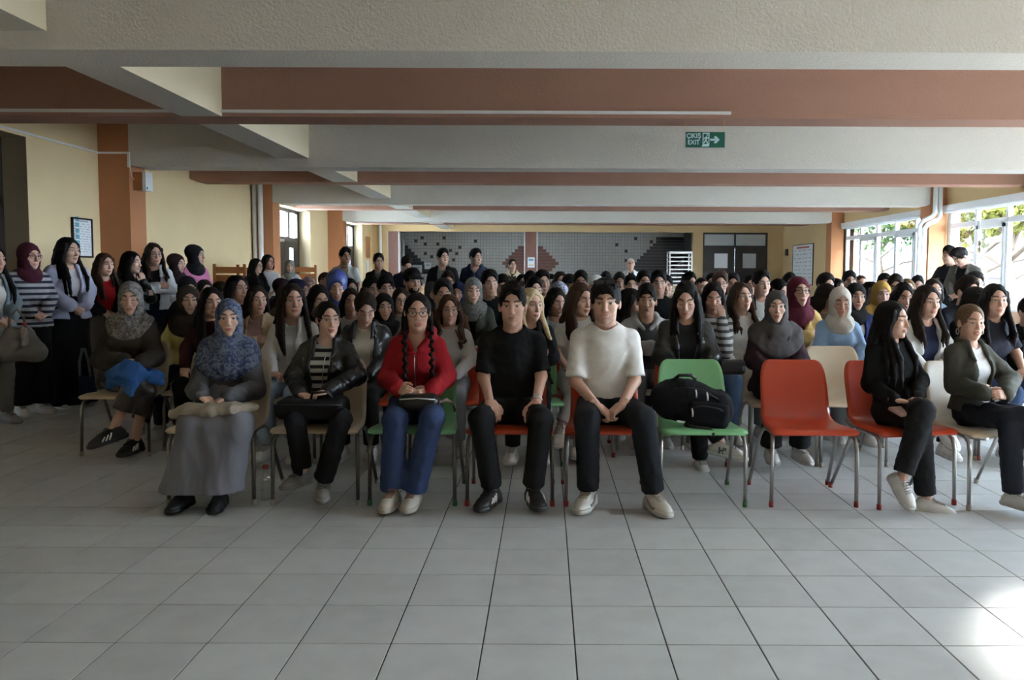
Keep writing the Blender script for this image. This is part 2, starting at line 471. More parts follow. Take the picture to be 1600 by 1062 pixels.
# ---- left wall with three door recesses
REC = [(6.75, 9.22), (17.9, 20.2), (23.7, 25.9)]
RTOP = 2.88
w = MB()
ys = [Y0]
for a, b in REC: ys += [a, b]
ys.append(Y1)
for k in range(0, len(ys), 2): w.box((XL - .34, ys[k], 0), (XL, ys[k + 1], ZC))
for a, b in REC: w.box((XL - .34, a, RTOP), (XL, b, ZC))
tag(w.build('wall_left', 'wall_yellow'), kind='structure')
def glazed_door(n, a, b):
    """dark wooden double door with a glazed fanlight, standing deep in the wall recess"""
    x0, x1 = XL - .34, XL - .28
    d = MB()
    d.box((x0, a, 0), (x1, a + .09, RTOP)).box((x0, b - .09, 0), (x1, b, RTOP)).box((x0, a, RTOP - .08), (x1, b, RTOP))
    d.box((x0, a, 2.1), (x1, b, 2.2))
    o = d.build('door_%d' % n, 'dark_wood'); o['kind'] = 'structure'
    m = (a + b) / 2
    for u, v in ((a + .09, m - .005), (m + .005, b - .09)):
        l = MB()
        gw = 0.30
        c = (u + v) / 2
        l.box((x0 + .005, u, .02), (x1 - .005, c - gw / 2, 2.1)).box((x0 + .005, c + gw / 2, .02), (x1 - .005, v, 2.1))
        l.box((x0 + .005, c - gw / 2, .02), (x1 - .005, c + gw / 2, 1.0)).box((x0 + .005, c - gw / 2, 1.95), (x1 - .005, c + gw / 2, 2.1))
        lf = l.build('door_leaf', 'dark_wood', o)
        MB().box((x0 + .02, c - gw / 2, 1.0), (x0 + .026, c + gw / 2, 1.95)).build('pane', 'window_glass' if n > 1 else 'facade_dark', lf)
        MB().box((x1, c + gw / 2 + .1, 1.0), (x1 + .012, c + gw / 2 + .15, 1.28)).tube([(x1 + .05, c + gw / 2 + .125, 1.12), (x1 + .05, c + gw / 2 + .03, 1.12)], .012).build('door_handle', 'brass', lf)
    for k in range(3):
        u = a + .09 + (b - a - .18) * k / 3; v = a + .09 + (b - a - .18) * (k + 1) / 3
        f = MB().box((x0, u, 2.2), (x1, u + .07, RTOP - .08)).box((x0, v - .07, 2.2), (x1, v, RTOP - .08)).build('fanlight_frame', 'dark_wood', o)
        MB().box((x0 + .02, u + .07, 2.2), (x0 + .026, v - .07, RTOP - .08)).build('pane', 'window_glass' if n > 1 else 'facade_dark', f)
    j = MB()
    j.box((XL - .28, b - .004, 0), (XL - .002, b - .0005, RTOP)).box((XL - .28, a + .0005, 0), (XL - .002, a + .004, RTOP))
    j.box((XL - .28, a, RTOP - .004), (XL - .002, b, RTOP - .0005))
    j.build('reveal', 'recess_brown', o)
for k, (a, b) in enumerate(REC): glazed_door(k + 1, a, b)

# ---- right wall: sill wall, head wall, windows between the columns
BAYS = [(1.9, 5.12), (5.52, 10.68), (11.08, 16.24), (16.64, 21.80)]  # first bay: unseen window, its width set to brighten the front row
w = MB()
w.box((XR, Y0, 0), (XR + .28, 21.8, SILL)).box((XR, Y0, WTOP + .02), (XR + .28, 21.8, ZC))
for y in MAINY: w.box((XR, y, SILL), (XR + .28, y + .4, WTOP + .02))
w.box((XR, Y0, SILL), (XR + .28, 1.9, WTOP + .02))
w.box((XR, 21.8, 0), (XR + .28, Y1, ZC))
wr = w.build('wall_right', 'wall_back'); wr['kind'] = 'structure'
wr.data.materials.append(M('wall_salmon'))
for p in wr.data.polygons:
    if p.center.z < SILL: p.material_index = 1
for n, (a, b) in enumerate(BAYS):
    win = MB().box((XR - .06, a + .02, SILL), (XR + .12, b - .02, SILL + .035)).build('window_%d' % (n + 1), 'pvc_white'); win['kind'] = 'structure'
    k = max(2, round((b - a) / 1.03)); pw = (b - a) / k; zt = 2.33
    fr = MB()
    x0, x1 = XR + .05, XR + .12
    fr.box((x0, a, SILL + .03), (x1, b, SILL + .10)).box((x0, a, WTOP - .07), (x1, b, WTOP + .02)).box((x0, a, zt - .05), (x1, b, zt + .05))
    fr.build('window_frame', 'pvc_white', win)
    for i in range(k + 1):
        y = a + pw * i; hw = .055 if i in (0, k) else .04
        yy = min(max(y, a + hw), b - hw)
        MB().box((x0 - .005, yy - hw, SILL + .05), (x1 + .005, yy + hw, WTOP)).build('mullion', 'pvc_white', win)
    for i in range(k):
        for (z0, z1) in ((SILL + .10, zt - .05), (zt + .05, WTOP - .07)):
            MB().box((XR + .082, a + pw * i + .03, z0), (XR + .088, a + pw * (i + 1) - .03, z1)).build('pane', 'window_glass', win)
        if i in (1, 3):     # opening sash
            s = MB(); u, v = a + pw * i + .05, a + pw * (i + 1) - .05
            s.box((x0 - .02, u, SILL + .10), (x0 + .02, u + .07, zt - .05)).box((x0 - .02, v - .07, SILL + .10), (x0 + .02, v, zt - .05))
            s.box((x0 - .02, u, SILL + .10), (x0 + .02, v, SILL + .17)).box((x0 - .02, u, zt - .12), (x0 + .02, v, zt - .05))
            s.build('sash', 'pvc_white', win)
    cas = MB().box((XR - .10, a + .03, WTOP - .01), (XR - .005, b - .03, WTOP + .10)).build('blind_cassette', 'white_paint', win)
    MB().tube([(XR - .06, a + .05, WTOP - .03), (XR - .06, b - .05, WTOP - .03)], .035, 10).build('blind_roll', 'paper', cas)

# ---- columns (part of the room)
for n, y in enumerate(MAINY):
    tn += 1; tag(MB().box((XL, y, 0), (XL + .41, y + .42, ZC)).build('trim_%d' % tn, 'column_orange'), kind='structure')
    tn += 1; tag(MB().box((XR - .34, y, 0), (XR, y + .40, ZC)).build('trim_%d' % tn, 'column_orange'), kind='structure')
# ---- wall behind the photographer
tag(MB().box((XL - .3, Y0 - .2, 0), (XR + .3, Y0, ZC)).build('wall_front', 'wall_yellow'), kind='structure')

# ---- back wall with the kitchen opening and the double door
KX0, KX1, KT = -5.42, 5.02, 2.77
DX0, DX1 = 5.36, 7.58
w = MB()
w.box((XL - .3, Y1, 0), (KX0, Y1 + .25, ZC)).box((KX0, Y1, KT), (KX1, Y1 + .25, ZC)).box((KX1, Y1, 0), (DX0, Y1 + .25, ZC))
w.box((DX0, Y1, KT), (DX1, Y1 + .25, ZC)).box((DX1, Y1, 0), (XR + .3, Y1 + .25, ZC)).box((KX0, Y1, 0), (KX1, Y1 + .25, .95))
tag(w.build('wall_back', 'wall_back'), kind='structure')
tag(MB().box((KX0, Y1 - .28, .95), (KX1, Y1 + .3, .99)).build('serving_counter', 'steel'), 'long steel serving counter below the kitchen opening', 'counter')
# kitchen behind it
KY = 30.6
kb = box_obj('wall_kitchen', (-6.4, KY, 0), (6.0, KY + .2, 3.2), 'kitchen_tile', kind='structure')
box_obj('wall_kitchen_side', (-6.4, Y1 + .25, 0), (-6.2, KY, 3.2), 'kitchen_tile', kind='structure')
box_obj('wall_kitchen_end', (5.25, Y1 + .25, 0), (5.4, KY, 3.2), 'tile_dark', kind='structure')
box_obj('ceiling_kitchen', (-6.4, Y1 + .25, 2.95), (5.4, KY + .2, 3.1), 'ceiling_white', kind='structure')
def wall_cells(name, mat, cells, s=0.12):
    m = MB()
    for (px, py, nx, nz) in cells:
        p = at(px, py, KY)
        x = round(p.x / s) * s; z = round(p.z / s) * s
        m.box((x, KY - .006, z), (x + s * nx - .008, KY, z + s * nz - .008))
    o = m.build(name, mat, kb); o['kind'] = 'stuff'
acc = [(645, 378), (656, 374), (661, 383), (679, 383), (693, 374), (660, 397), (716, 388), (739, 378), (712, 401), (706, 411), (699, 392), (670, 406),
       (961, 384), (975, 393), (975, 407), (1017, 378), (1026, 374), (992, 376)]
wall_cells('accent_tiles', 'tile_dark', [(x, y, 1, 1) for x, y in acc])
st = []
for k in range(9): st.append((628, 388 + k * 5, 2 + k, 1))
for k in range(14): st.append((1036 - k * 5.0, 372 + k * 4.8, 14, 1))
wall_cells('stepped_tiles', 'tile_dark', st)
st = []
for k in range(9):
    h = 9 - abs(k - 5) * 1.0
    st.append((829 - h * 5, 388 + k * 5, int(h * 2), 1))
wall_cells('diamond_tiles', 'tile_rust', st)
for (a, b) in ((606, 622), (820, 838)):
    x0, x1 = at(a, 400, Y1).x, at(b, 400, Y1).x
    p = MB().box((x0, Y1 + .02, .99), (x1, Y1 + .3, KT)).build('kitchen_pillar', 'mosaic_rust')
    tag(p, 'rust mosaic pillar %s of the kitchen opening' % ('at the left end' if a < 700 else 'in the middle'), 'pillar')
    MB().box((x0 - .035, Y1 + .01, .99), (x0, Y1 + .3, KT)).build('edge_strip', 'paper', p)
    MB().box((x1, Y1 + .01, .99), (x1 + .035, Y1 + .3, KT)).build('edge_strip', 'paper', p)
p0, p1 = at(824, 402, Y1), at(835, 418, Y1)
no = MB().box((p0.x, Y1 - .012, p1.z), (p1.x, Y1 + .018, p0.z)).build('notice', 'paper'); tag(no, 'small paper notice taped to the middle kitchen pillar', 'notice')
MB().box((p0.x + .04, Y1 - .014, p0.z - .12), (p1.x - .04, Y1 - .012, p0.z - .05)).build('print_line', 'ink_blue', no)
MB().box((p0.x + .04, Y1 - .014, p1.z + .07), (p1.x - .04, Y1 - .012, p1.z + .10)).build('print_line', 'brass', no)
# flue pipe in the kitchen
fl = MB(); q = at(629, 420, 29.5)
fl.tube([(q.x, 29.5, -.003), (q.x, 29.5, 2.45), (q.x + .02, 29.55, 2.52), (q.x - .3, 29.6, 2.55)], .085, 10)
tag(fl.build('flue_pipe', 'steel'), 'shiny metal flue pipe rising in the kitchen corner', 'pipe')
for (a, b, c, d_, lb) in ((644, 415, 659, 427, 'wide white notice on kitchen tiles behind the standing men'), (663, 411, 673, 421, 'squarish notice with picture on kitchen tiles behind the standing men')):
    q0, q1 = at(a, b, KY - .02), at(c, d_, KY - .02)
    nn = MB().box((q0.x, KY - .03, q1.z), (q1.x, KY - .008, q0.z)).build('notice', 'paper'); tag(nn, lb, 'notice')
    MB().box((q0.x + .06, KY - .033, q0.z - .12), (q1.x - .06, KY - .03, q0.z - .06)).build('print_line', 'ink_pale', nn)

# double door at the back
dr = MB()
dr.box((DX0, Y1 + .06, 0), (DX0 + .06, Y1 + .16, KT)).box((DX1 - .06, Y1 + .06, 0), (DX1, Y1 + .16, KT)).box((DX0, Y1 + .06, KT - .06), (DX1, Y1 + .16, KT))
zt = 2.28
dr.box((DX0, Y1 + .06, zt - .03), (DX1, Y1 + .16, zt + .05))
dm = (DX0 + DX1) / 2
dr.box((dm - .03, Y1 + .06, zt), (dm + .03, Y1 + .16, KT))
dobj = dr.build('door_4', 'door_brown'); dobj['kind'] = 'structure'
for k, (u, v) in enumerate(((DX0 + .06, dm - .006), (dm + .006, DX1 - .06))):
    MB().box((u, Y1 + .10, zt + .05), (v, Y1 + .11, KT - .06)).build('pane', 'frosted_glass', dobj)
    c = (u + v) / 2 + (.06 if k == 0 else -.02); a, b = c - .23, c + .23
    l = MB().box((u, Y1 + .08, .01), (a, Y1 + .13, zt - .03)).box((b, Y1 + .08, .01), (v, Y1 + .13, zt - .03))
    l.box((a, Y1 + .08, .01), (b, Y1 + .13, 1.56)).box((a, Y1 + .08, 2.06), (b, Y1 + .13, zt - .03))
    lf = l.build('door_leaf', 'door_brown', dobj)
    MB().box((a, Y1 + .095, 1.56), (b, Y1 + .105, 2.06)).build('pane', 'frosted_bright' if k == 0 else 'frosted_glass', lf)
    MB().box((v - .12 if k == 0 else u + .08, Y1 + .06, 1.0), (v - .08 if k == 0 else u + .12, Y1 + .08, 1.25)).build('door_handle', 'steel', lf)
# beige skirting
tag(MB().box((XL, Y0, 0), (XL + .012, REC[0][0], .09)).box((XL, REC[0][1], 0), (XL + .012, REC[1][0], .09)).build('baseboard_left', 'recess_brown'), kind='structure')
tag(MB().box((XR - .012, Y0, 0), (XR, Y1, .09)).build('baseboard_right', 'recess_brown'), kind='structure')

# ================================================================== fittings on walls and beams
# tray trolley in front of the dark kitchen corner
tl = empty('tray_trolley', (at(1061, 430, 26.6).x, 26.6, 0)); tag(tl, 'tall steel tray trolley with slide rails beside the double door', 'trolley')
for sx in (-.36, .36):
    for sy in (-.28, .28):
        MB().box((sx - .02, sy - .02, .12), (sx + .02, sy + .02, 2.07)).build('post', 'steel', tl)
        MB().tube([(sx, sy - .02, .06), (sx, sy + .02, .06)], .06, 12).build('castor', 'black_plastic', tl)
for k in range(14):
    z = .3 + k * .132
    MB().box((-.36, -.3, z), (.36, -.27, z + .035)).box((-.38, -.28, z), (-.34, .28, z + .02)).box((.34, -.28, z), (.38, .28, z + .02)).build('shelf_rail', 'steel', tl)
MB().box((-.38, -.3, 2.05), (.38, .3, 2.09)).build('top_plate', 'steel', tl)

# exit sign on two wires under the pink beam
YS = SUBY[1] + .05
a, b = at(1068, 204, YS), at(1132, 231.5, YS)
cx, cz, hw, hh = (a.x + b.x) / 2, (a.z + b.z) / 2, (b.x - a.x) / 2, (a.z - b.z) / 2
simple('sign_green', (0.006, 0.115, 0.075), 0.4, var=0.04); simple('sign_white', (0.62, 0.80, 0.86), 0.4, var=0.02)
es = empty('exit_sign', (cx, YS, cz)); tag(es, 'green hanging emergency exit sign with running figure and arrow', 'sign')
MB().box((-hw, -.012, -hh), (hw, .012, hh)).build('frame', 'pipe_grey', es)
MB().box((-hw + .012, -.015, -hh + .010), (hw - .008, -.0122, hh - .010)).build('panel', 'sign_green', es)
for txt, zz in (('ÇIKIŞ', .036), ('EXIT', -.026)):
    t = link('lettering', text_mesh(txt, .062, depth=.001, bold=.0012), 'sign_white', es)
    t.location = (-hw * .55, -.0165, zz); t.rotation_euler = (rad(90), 0, 0); t.scale = (.92, 1, 1)
u = hw / 0.2
MB().box((-.024 * u, -.0165, -.052), (.042 * u, -.0152, .068)).poly([(-.036 * u, -.0165, -.066), (.034 * u, -.0165, -.066), (.042 * u, -.0165, -.052), (-.024 * u, -.0165, -.052)], (0, .001, 0)).build('doorway', 'sign_white', es)
MB().box((-.015 * u, -.0175, -.040), (.033 * u, -.0166, .057)).build('door_opening', 'sign_green', es)
mn = MB()
for pts, r in (([(.014, .030), (.004, -.004)], .0085), ([(.004, -.004), (.020, -.022), (.026, -.046)], .006), ([(.004, -.004), (-.006, -.026), (-.022, -.034)], .006),
               ([(.012, .024), (-.008, .016), (-.016, .000)], .0045), ([(.012, .024), (.026, .012), (.032, .022)], .0045)):
    mn.tube([(x * u, -.0185, z) for x, z in pts], r, 6)
mn.tube([(.019 * u, -.0185, .040), (.021 * u, -.0185, .050)], .008, 8)
mn.build('running_figure', 'sign_white', es)
ar = MB().box((.050 * u, -.0165, -.009), (.095 * u, -.0152, .011))
ar.poly([(.085 * u, -.0165, .034), (.110 * u, -.0165, .034), (.142 * u, -.0165, .001), (.110 * u, -.0165, -.032), (.085 * u, -.0165, -.032), (.100 * u, -.0165, .001)][::-1], (0, .0013, 0))
ar.build('arrow', 'sign_white', es)
for sx in (-.19 * u, .18 * u):
    MB().tube([(sx, 0, hh), (sx + .004, 0, ZSUB - cz)], .0022, 6).build('wire', 'brass', es)
# white trunking along the pink beam, and the cable run on the left wall
xe = at(1140, 190, SUBY[1]).x
tag(MB().box((XL + .3, SUBY[1] - .03, ZSUB + .035), (xe, SUBY[1], ZSUB + .062)).build('cable_trunking', 'white_paint'), 'long white cable trunking along the foot of the pink beam', 'trunking')
ct = empty('cable_run', (0, 0, 0)); tag(ct, 'white cable duct running along left wall and across the orange pillar', 'cable')
zc_ = at(180, 241, 10.66).z
MB().box((XL, 3.0, zc_ - .012), (XL + .02, 10.66, zc_ + .012)).build('wall_duct', 'white_paint', ct)
MB().box((XL, 10.66, zc_ - .012), (XL + .42, 10.678, zc_ + .012)).build('pillar_duct', 'white_paint', ct)
MB().box((XL + .40, 10.655, zc_ - .19), (XL + .43, 10.678, zc_ + .012)).build('drop_duct', 'white_paint', ct)
spx = XL + .41
MB().tube([(spx + .012, 10.68, zc_ - .19), (spx + .012, 10.72, zc_ - .30), (spx + .014, 10.80, zc_ - .36), (spx + .03, 10.86, zc_ - .36)], .005, 6).build('cable', 'white_paint', ct)
sb = empty('wall_speaker', (spx, 10.86, 2.56)); tag(sb, 'small wooden wall loudspeaker on the orange pillar', 'speaker')
MB().box((.002, -.09, -.12), (.13, .09, .12)).build('cabinet', 'honey_wood', sb)
MB().box((.13, -.095, -.125), (.175, .095, .125)).build('grille', 'paper', sb)
MB().tube([(.176, -.06, -.09), (.18, -.06, -.09)], .012, 10).build('badge', 'black_plastic', sb)
# framed notice on the left wall
def board(name, x, y0, y1, z0, z1, label, cat, side, fm='black_plastic', rows=9, title='ink_red'):
    s = 1 if side == 'L' else -1
    r = empty(name, (x, (y0 + y1) / 2, z0)); tag(r, label, cat)
    hw_, H = (y1 - y0) / 2, z1 - z0
    f = .022
    xs = sorted((0.003 * s, .03 * s))
    fr_ = MB().box((xs[0], -hw_, 0), (xs[1], -hw_ + f, H)).box((xs[0], hw_ - f, 0), (xs[1], hw_, H)).box((xs[0], -hw_, 0), (xs[1], hw_, f)).box((xs[0], -hw_, H - f), (xs[1], hw_, H))
    fr_.build('frame', fm, r)
    xs = sorted((0.003 * s, .018 * s))
    sh = MB().box((xs[0], -hw_ + f, f), (xs[1], hw_ - f, H - f)).build('sheet', 'paper', r)
    xs = sorted((0.018 * s, .0195 * s))
    rnd = random.Random(len(label))
    MB().box((xs[0], -hw_ * .62, H * .90), (xs[1], hw_ * .62, H * .94)).build('print_title', title, sh)
    for k in range(rows):
        z = H * (.84 - .76 * k / rows)
        ln = MB(); y = -hw_ * .82
        while y < hw_ * .78:
            wd = hw_ * rnd.uniform(.12, .4)
            ln.box((xs[0], y, z), (xs[1], min(y + wd, hw_ * .82), z + H * .018)); y += wd + hw_ * rnd.uniform(.08, .25)
        ln.build('print_line', 'ink_pale', sh)['kind'] = 'stuff'
    return r, sh
q0, q1 = 10.02, 10.46
bd, sh = board('framed_notice', XL, q0, q1, at(130, 405, 10.2).z - .0, at(130, 343, 10.2).z, 'framed paper notice with a blue column on the left wall', 'notice', 'L', rows=12, title='ink_pale')
for k in range(5): MB().box((.0195, -.15, .16 + k * .075), (.021, -.07, .215 + k * .075)).build('print_block', 'ink_blue', sh)
board('menu_board', XR, 24.2, 26.2, 1.02, 2.30, 'large framed table of rules with red heading on the right wall', 'board', 'R', rows=8)
tag(MB().bevbox((XR - .06, 26.75, 1.98), (XR, 26.95, 2.20), .01).build('wall_box', 'black_plastic'), 'small black box on the wall beside the back door', 'wall box')
# cork board and sheets far down the left wall
tag(MB().box((XL, 26.35, 1.85), (XL + .02, 26.95, 2.55)).build('cork_board', 'honey_wood'), 'brown cork board on left wall near the back corner', 'board')
tag(MB().box((XL, 26.4, 1.35), (XL + .012, 26.8, 1.78)).build('paper_sheet', 'paper'), 'white paper sheet pinned below the cork board', 'paper')
# pipes
def pipe(pts, r, mat, label, cat='pipe'):
    tag(MB().tube(pts, r, 10).build('wall_pipe', mat), label, cat)
pipe([(XL + .07, 16.16, 0), (XL + .07, 16.16, ZC)], .045, 'pipe_grey', 'thin grey riser pipe on the left, next to the second pillar')
pipe([(XL + .19, 16.16, 0), (XL + .19, 16.16, ZC)], .05, 'pvc_white', 'white riser pipe on the left, next to the second pillar')
pipe([(XL + .30, 27.25, 0), (XL + .30, 27.25, ZC)], .05, 'pvc_white', 'white riser pipe in the far left corner')
_pa, _pb = at(1462, 300, 16.1), at(1437, 360, 16.1)
for dx, dz, nm in ((0, 0, 'white heating pipe bending down the right pillar, outer one'), (.10, -.07, 'white heating pipe bending down the right pillar, inner one')):
    pipe([(_pa.x + dx, 16.12, ZSUB + .4), (_pa.x + dx, 16.12, at(0, 330, 16.1).z + dz), (_pa.x + dx - .06, 16.12, at(0, 336, 16.1).z + dz), (_pb.x + dx + .07, 16.12, at(0, 342, 16.1).z + dz), (_pb.x + dx, 16.12, at(0, 349, 16.1).z + dz), (_pb.x + dx, 16.12, 0.0)], .045, 'pvc_white', nm)
# string of paper shapes hanging in the window
hs = empty('paper_mobile', (XR - .12, 14.75, 2.55)); tag(hs, 'string of pale paper shapes hanging before the right window', 'mobile')
MB().tube([(0, 0, 0), (0, 0, -1.25)], .004, 5).build('string', 'white_paint', hs)
simple('paper_yellow', (0.62, 0.50, 0.22), 0.8)
for k, z in enumerate((-.62, -.74)):
    MB().poly([(0, .07 * math.cos(t * math.pi / 5) * (1 if t % 2 else .8), z + .07 * math.sin(t * math.pi / 5) * (1 if t % 2 else .8)) for t in range(10)], (.008, 0, 0)).build('paper_shape', 'paper_yellow', hs)
# door closer arms over doors two and three are the little bright marks by the frames
tag(MB().box((XL - .27, 17.95, 2.06), (XL - .1, 18.5, 2.12)).build('door_closer', 'steel'), 'steel door closer on the dark door behind the second pillar', 'door closer')
# wooden chairs pushed against the left wall
def wood_chair(px, py_top, Y, rz, label, wd=.50):
    p = at(px, py_top, Y)
    r = empty('wooden_chair', (p.x, Y, 0), rz); tag(r, label, 'chair', 'wooden chairs along the left wall')
    h = p.z
    for sx in (-wd / 2, wd / 2):
        MB().bevbox((sx - .025, .2, 0), (sx + .025, .25, h), .006).build('leg', 'honey_wood', r)
        MB().bevbox((sx - .025, -.22, 0), (sx + .025, -.17, .45), .006).build('leg', 'honey_wood', r)
    MB().bevbox((-wd / 2 - .02, -.23, .45), (wd / 2 + .02, .24, .49), .008).build('seat', 'honey_wood', r)
    MB().box((-wd / 2, .205, h - .16), (wd / 2, .24, h - .05)).build('back_rail', 'honey_wood', r)
    MB().box((-wd / 2, .21, .55), (wd / 2, .232, h - .19)).build('back_panel', 'honey_wood', r)
wood_chair(353, 414, 13.6, rad(8), 'orange-brown wooden chair with panelled back left of another')
wood_chair(384, 415, 14.2, rad(-4), 'orange-brown wooden chair with panelled back behind the two whispering listeners')
wood_chair(470, 415, 17.4, rad(0), 'orange-brown wooden chair behind the grey-scarfed listener in white')

# ================================================================== outdoors, seen through the windows
box_obj('ground_outside', (XR + .28, -30, -.35), (70, 90, -.25), 'ground', kind='structure')
bl = empty('neighbour_building', (15.2, 32, -.25)); tag(bl, 'pale pink plastered building across the courtyard', 'building')
MB().poly([(0, -16.5, 0), (9, -8.1, 0), (9, 30, 0), (0, 30, 0)], (0, 0, 9)).build('wall', 'facade', bl)  # unseen near end is placed and slanted to shape the sunlit floor patch
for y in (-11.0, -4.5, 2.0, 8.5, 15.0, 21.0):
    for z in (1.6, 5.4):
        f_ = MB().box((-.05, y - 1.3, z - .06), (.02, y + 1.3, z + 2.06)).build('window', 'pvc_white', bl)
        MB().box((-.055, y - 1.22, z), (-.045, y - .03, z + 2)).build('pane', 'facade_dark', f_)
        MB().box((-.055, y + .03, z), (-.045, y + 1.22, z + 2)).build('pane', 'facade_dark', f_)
MB().poly([(-.3, -16.5, 9), (9, -8.1, 9), (9, 30, 9), (-.3, 30, 9)], (0, 0, .25)).build('roof', 'ceiling_white', bl)
def leaf_tree(x, y, h, r, mat, label, seed):
    rnd = np.random.default_rng(seed)
    t = empty('courtyard_tree', (x, y, -.25)); tag(t, label, 'tree', 'trees in the courtyard')
    tr = MB().tube([(0, 0, 0), (.08, .05, h * .35), (-.05, .1, h * .62), (.1, 0, h)], [.13, .10, .08, .04], 8)
    for k in range(7):
        a = k * 2.4; z = h * (.45 + .07 * k)
        tr.tube([(0, .05, z), (math.cos(a) * r * .45, math.sin(a) * r * .45, z + .35), (math.cos(a) * r * .8, math.sin(a) * r * .8, z + .45)], [.05, .035, .015], 6)
    tr.build('trunk', 'bark', t)
    n = 4200
    c = rnd.normal(size=(n, 3)); c /= np.linalg.norm(c, axis=1)[:, None]
    clump = rnd.normal(size=(26, 3)); clump /= np.linalg.norm(clump, axis=1)[:, None]
    cc = clump[rnd.integers(0, 26, n)] * r * .72 * np.array([1, 1, .7])
    P = cc + c * (rnd.random((n, 1)) ** .5) * r * .42 + np.array([0, 0, h + r * .12])
    u_ = rnd.normal(size=(n, 3)); u_ /= np.linalg.norm(u_, axis=1)[:, None]
    v_ = np.cross(u_, rnd.normal(size=(n, 3))); v_ /= np.linalg.norm(v_, axis=1)[:, None]
    s = rnd.uniform(.07, .14, (n, 1))
    Vv = np.stack([P - u_ * s, P - v_ * s * .55, P + u_ * s, P + v_ * s * .55], 1).reshape(-1, 3)
    Ff = np.arange(n * 4).reshape(n, 4)
    o = link('foliage', mesh_np('foliage', Vv, Ff, False), mat, t); o['kind'] = 'stuff'
leaf_tree(10.5, 18.0, 3.3, 1.25, 'leaf_yellow', 'yellowing tree nearest the right-hand window', 1)
leaf_tree(11.6, 21.4, 3.5, 1.5, 'leaf_yellow', 'yellow-green tree beside the pipe-hung pillar', 2)
leaf_tree(12.6, 25.2, 3.8, 1.6, 'leaf_amber', 'amber tree seen through the far window', 3)
leaf_tree(12.4, 29.6, 3.8, 1.9, 'leaf_green', 'green tree seen through the farthest panes', 4)
leaf_tree(13.3, 17.0, 3.6, 1.3, 'leaf_green', 'dark green tree at the right edge of the view', 5)
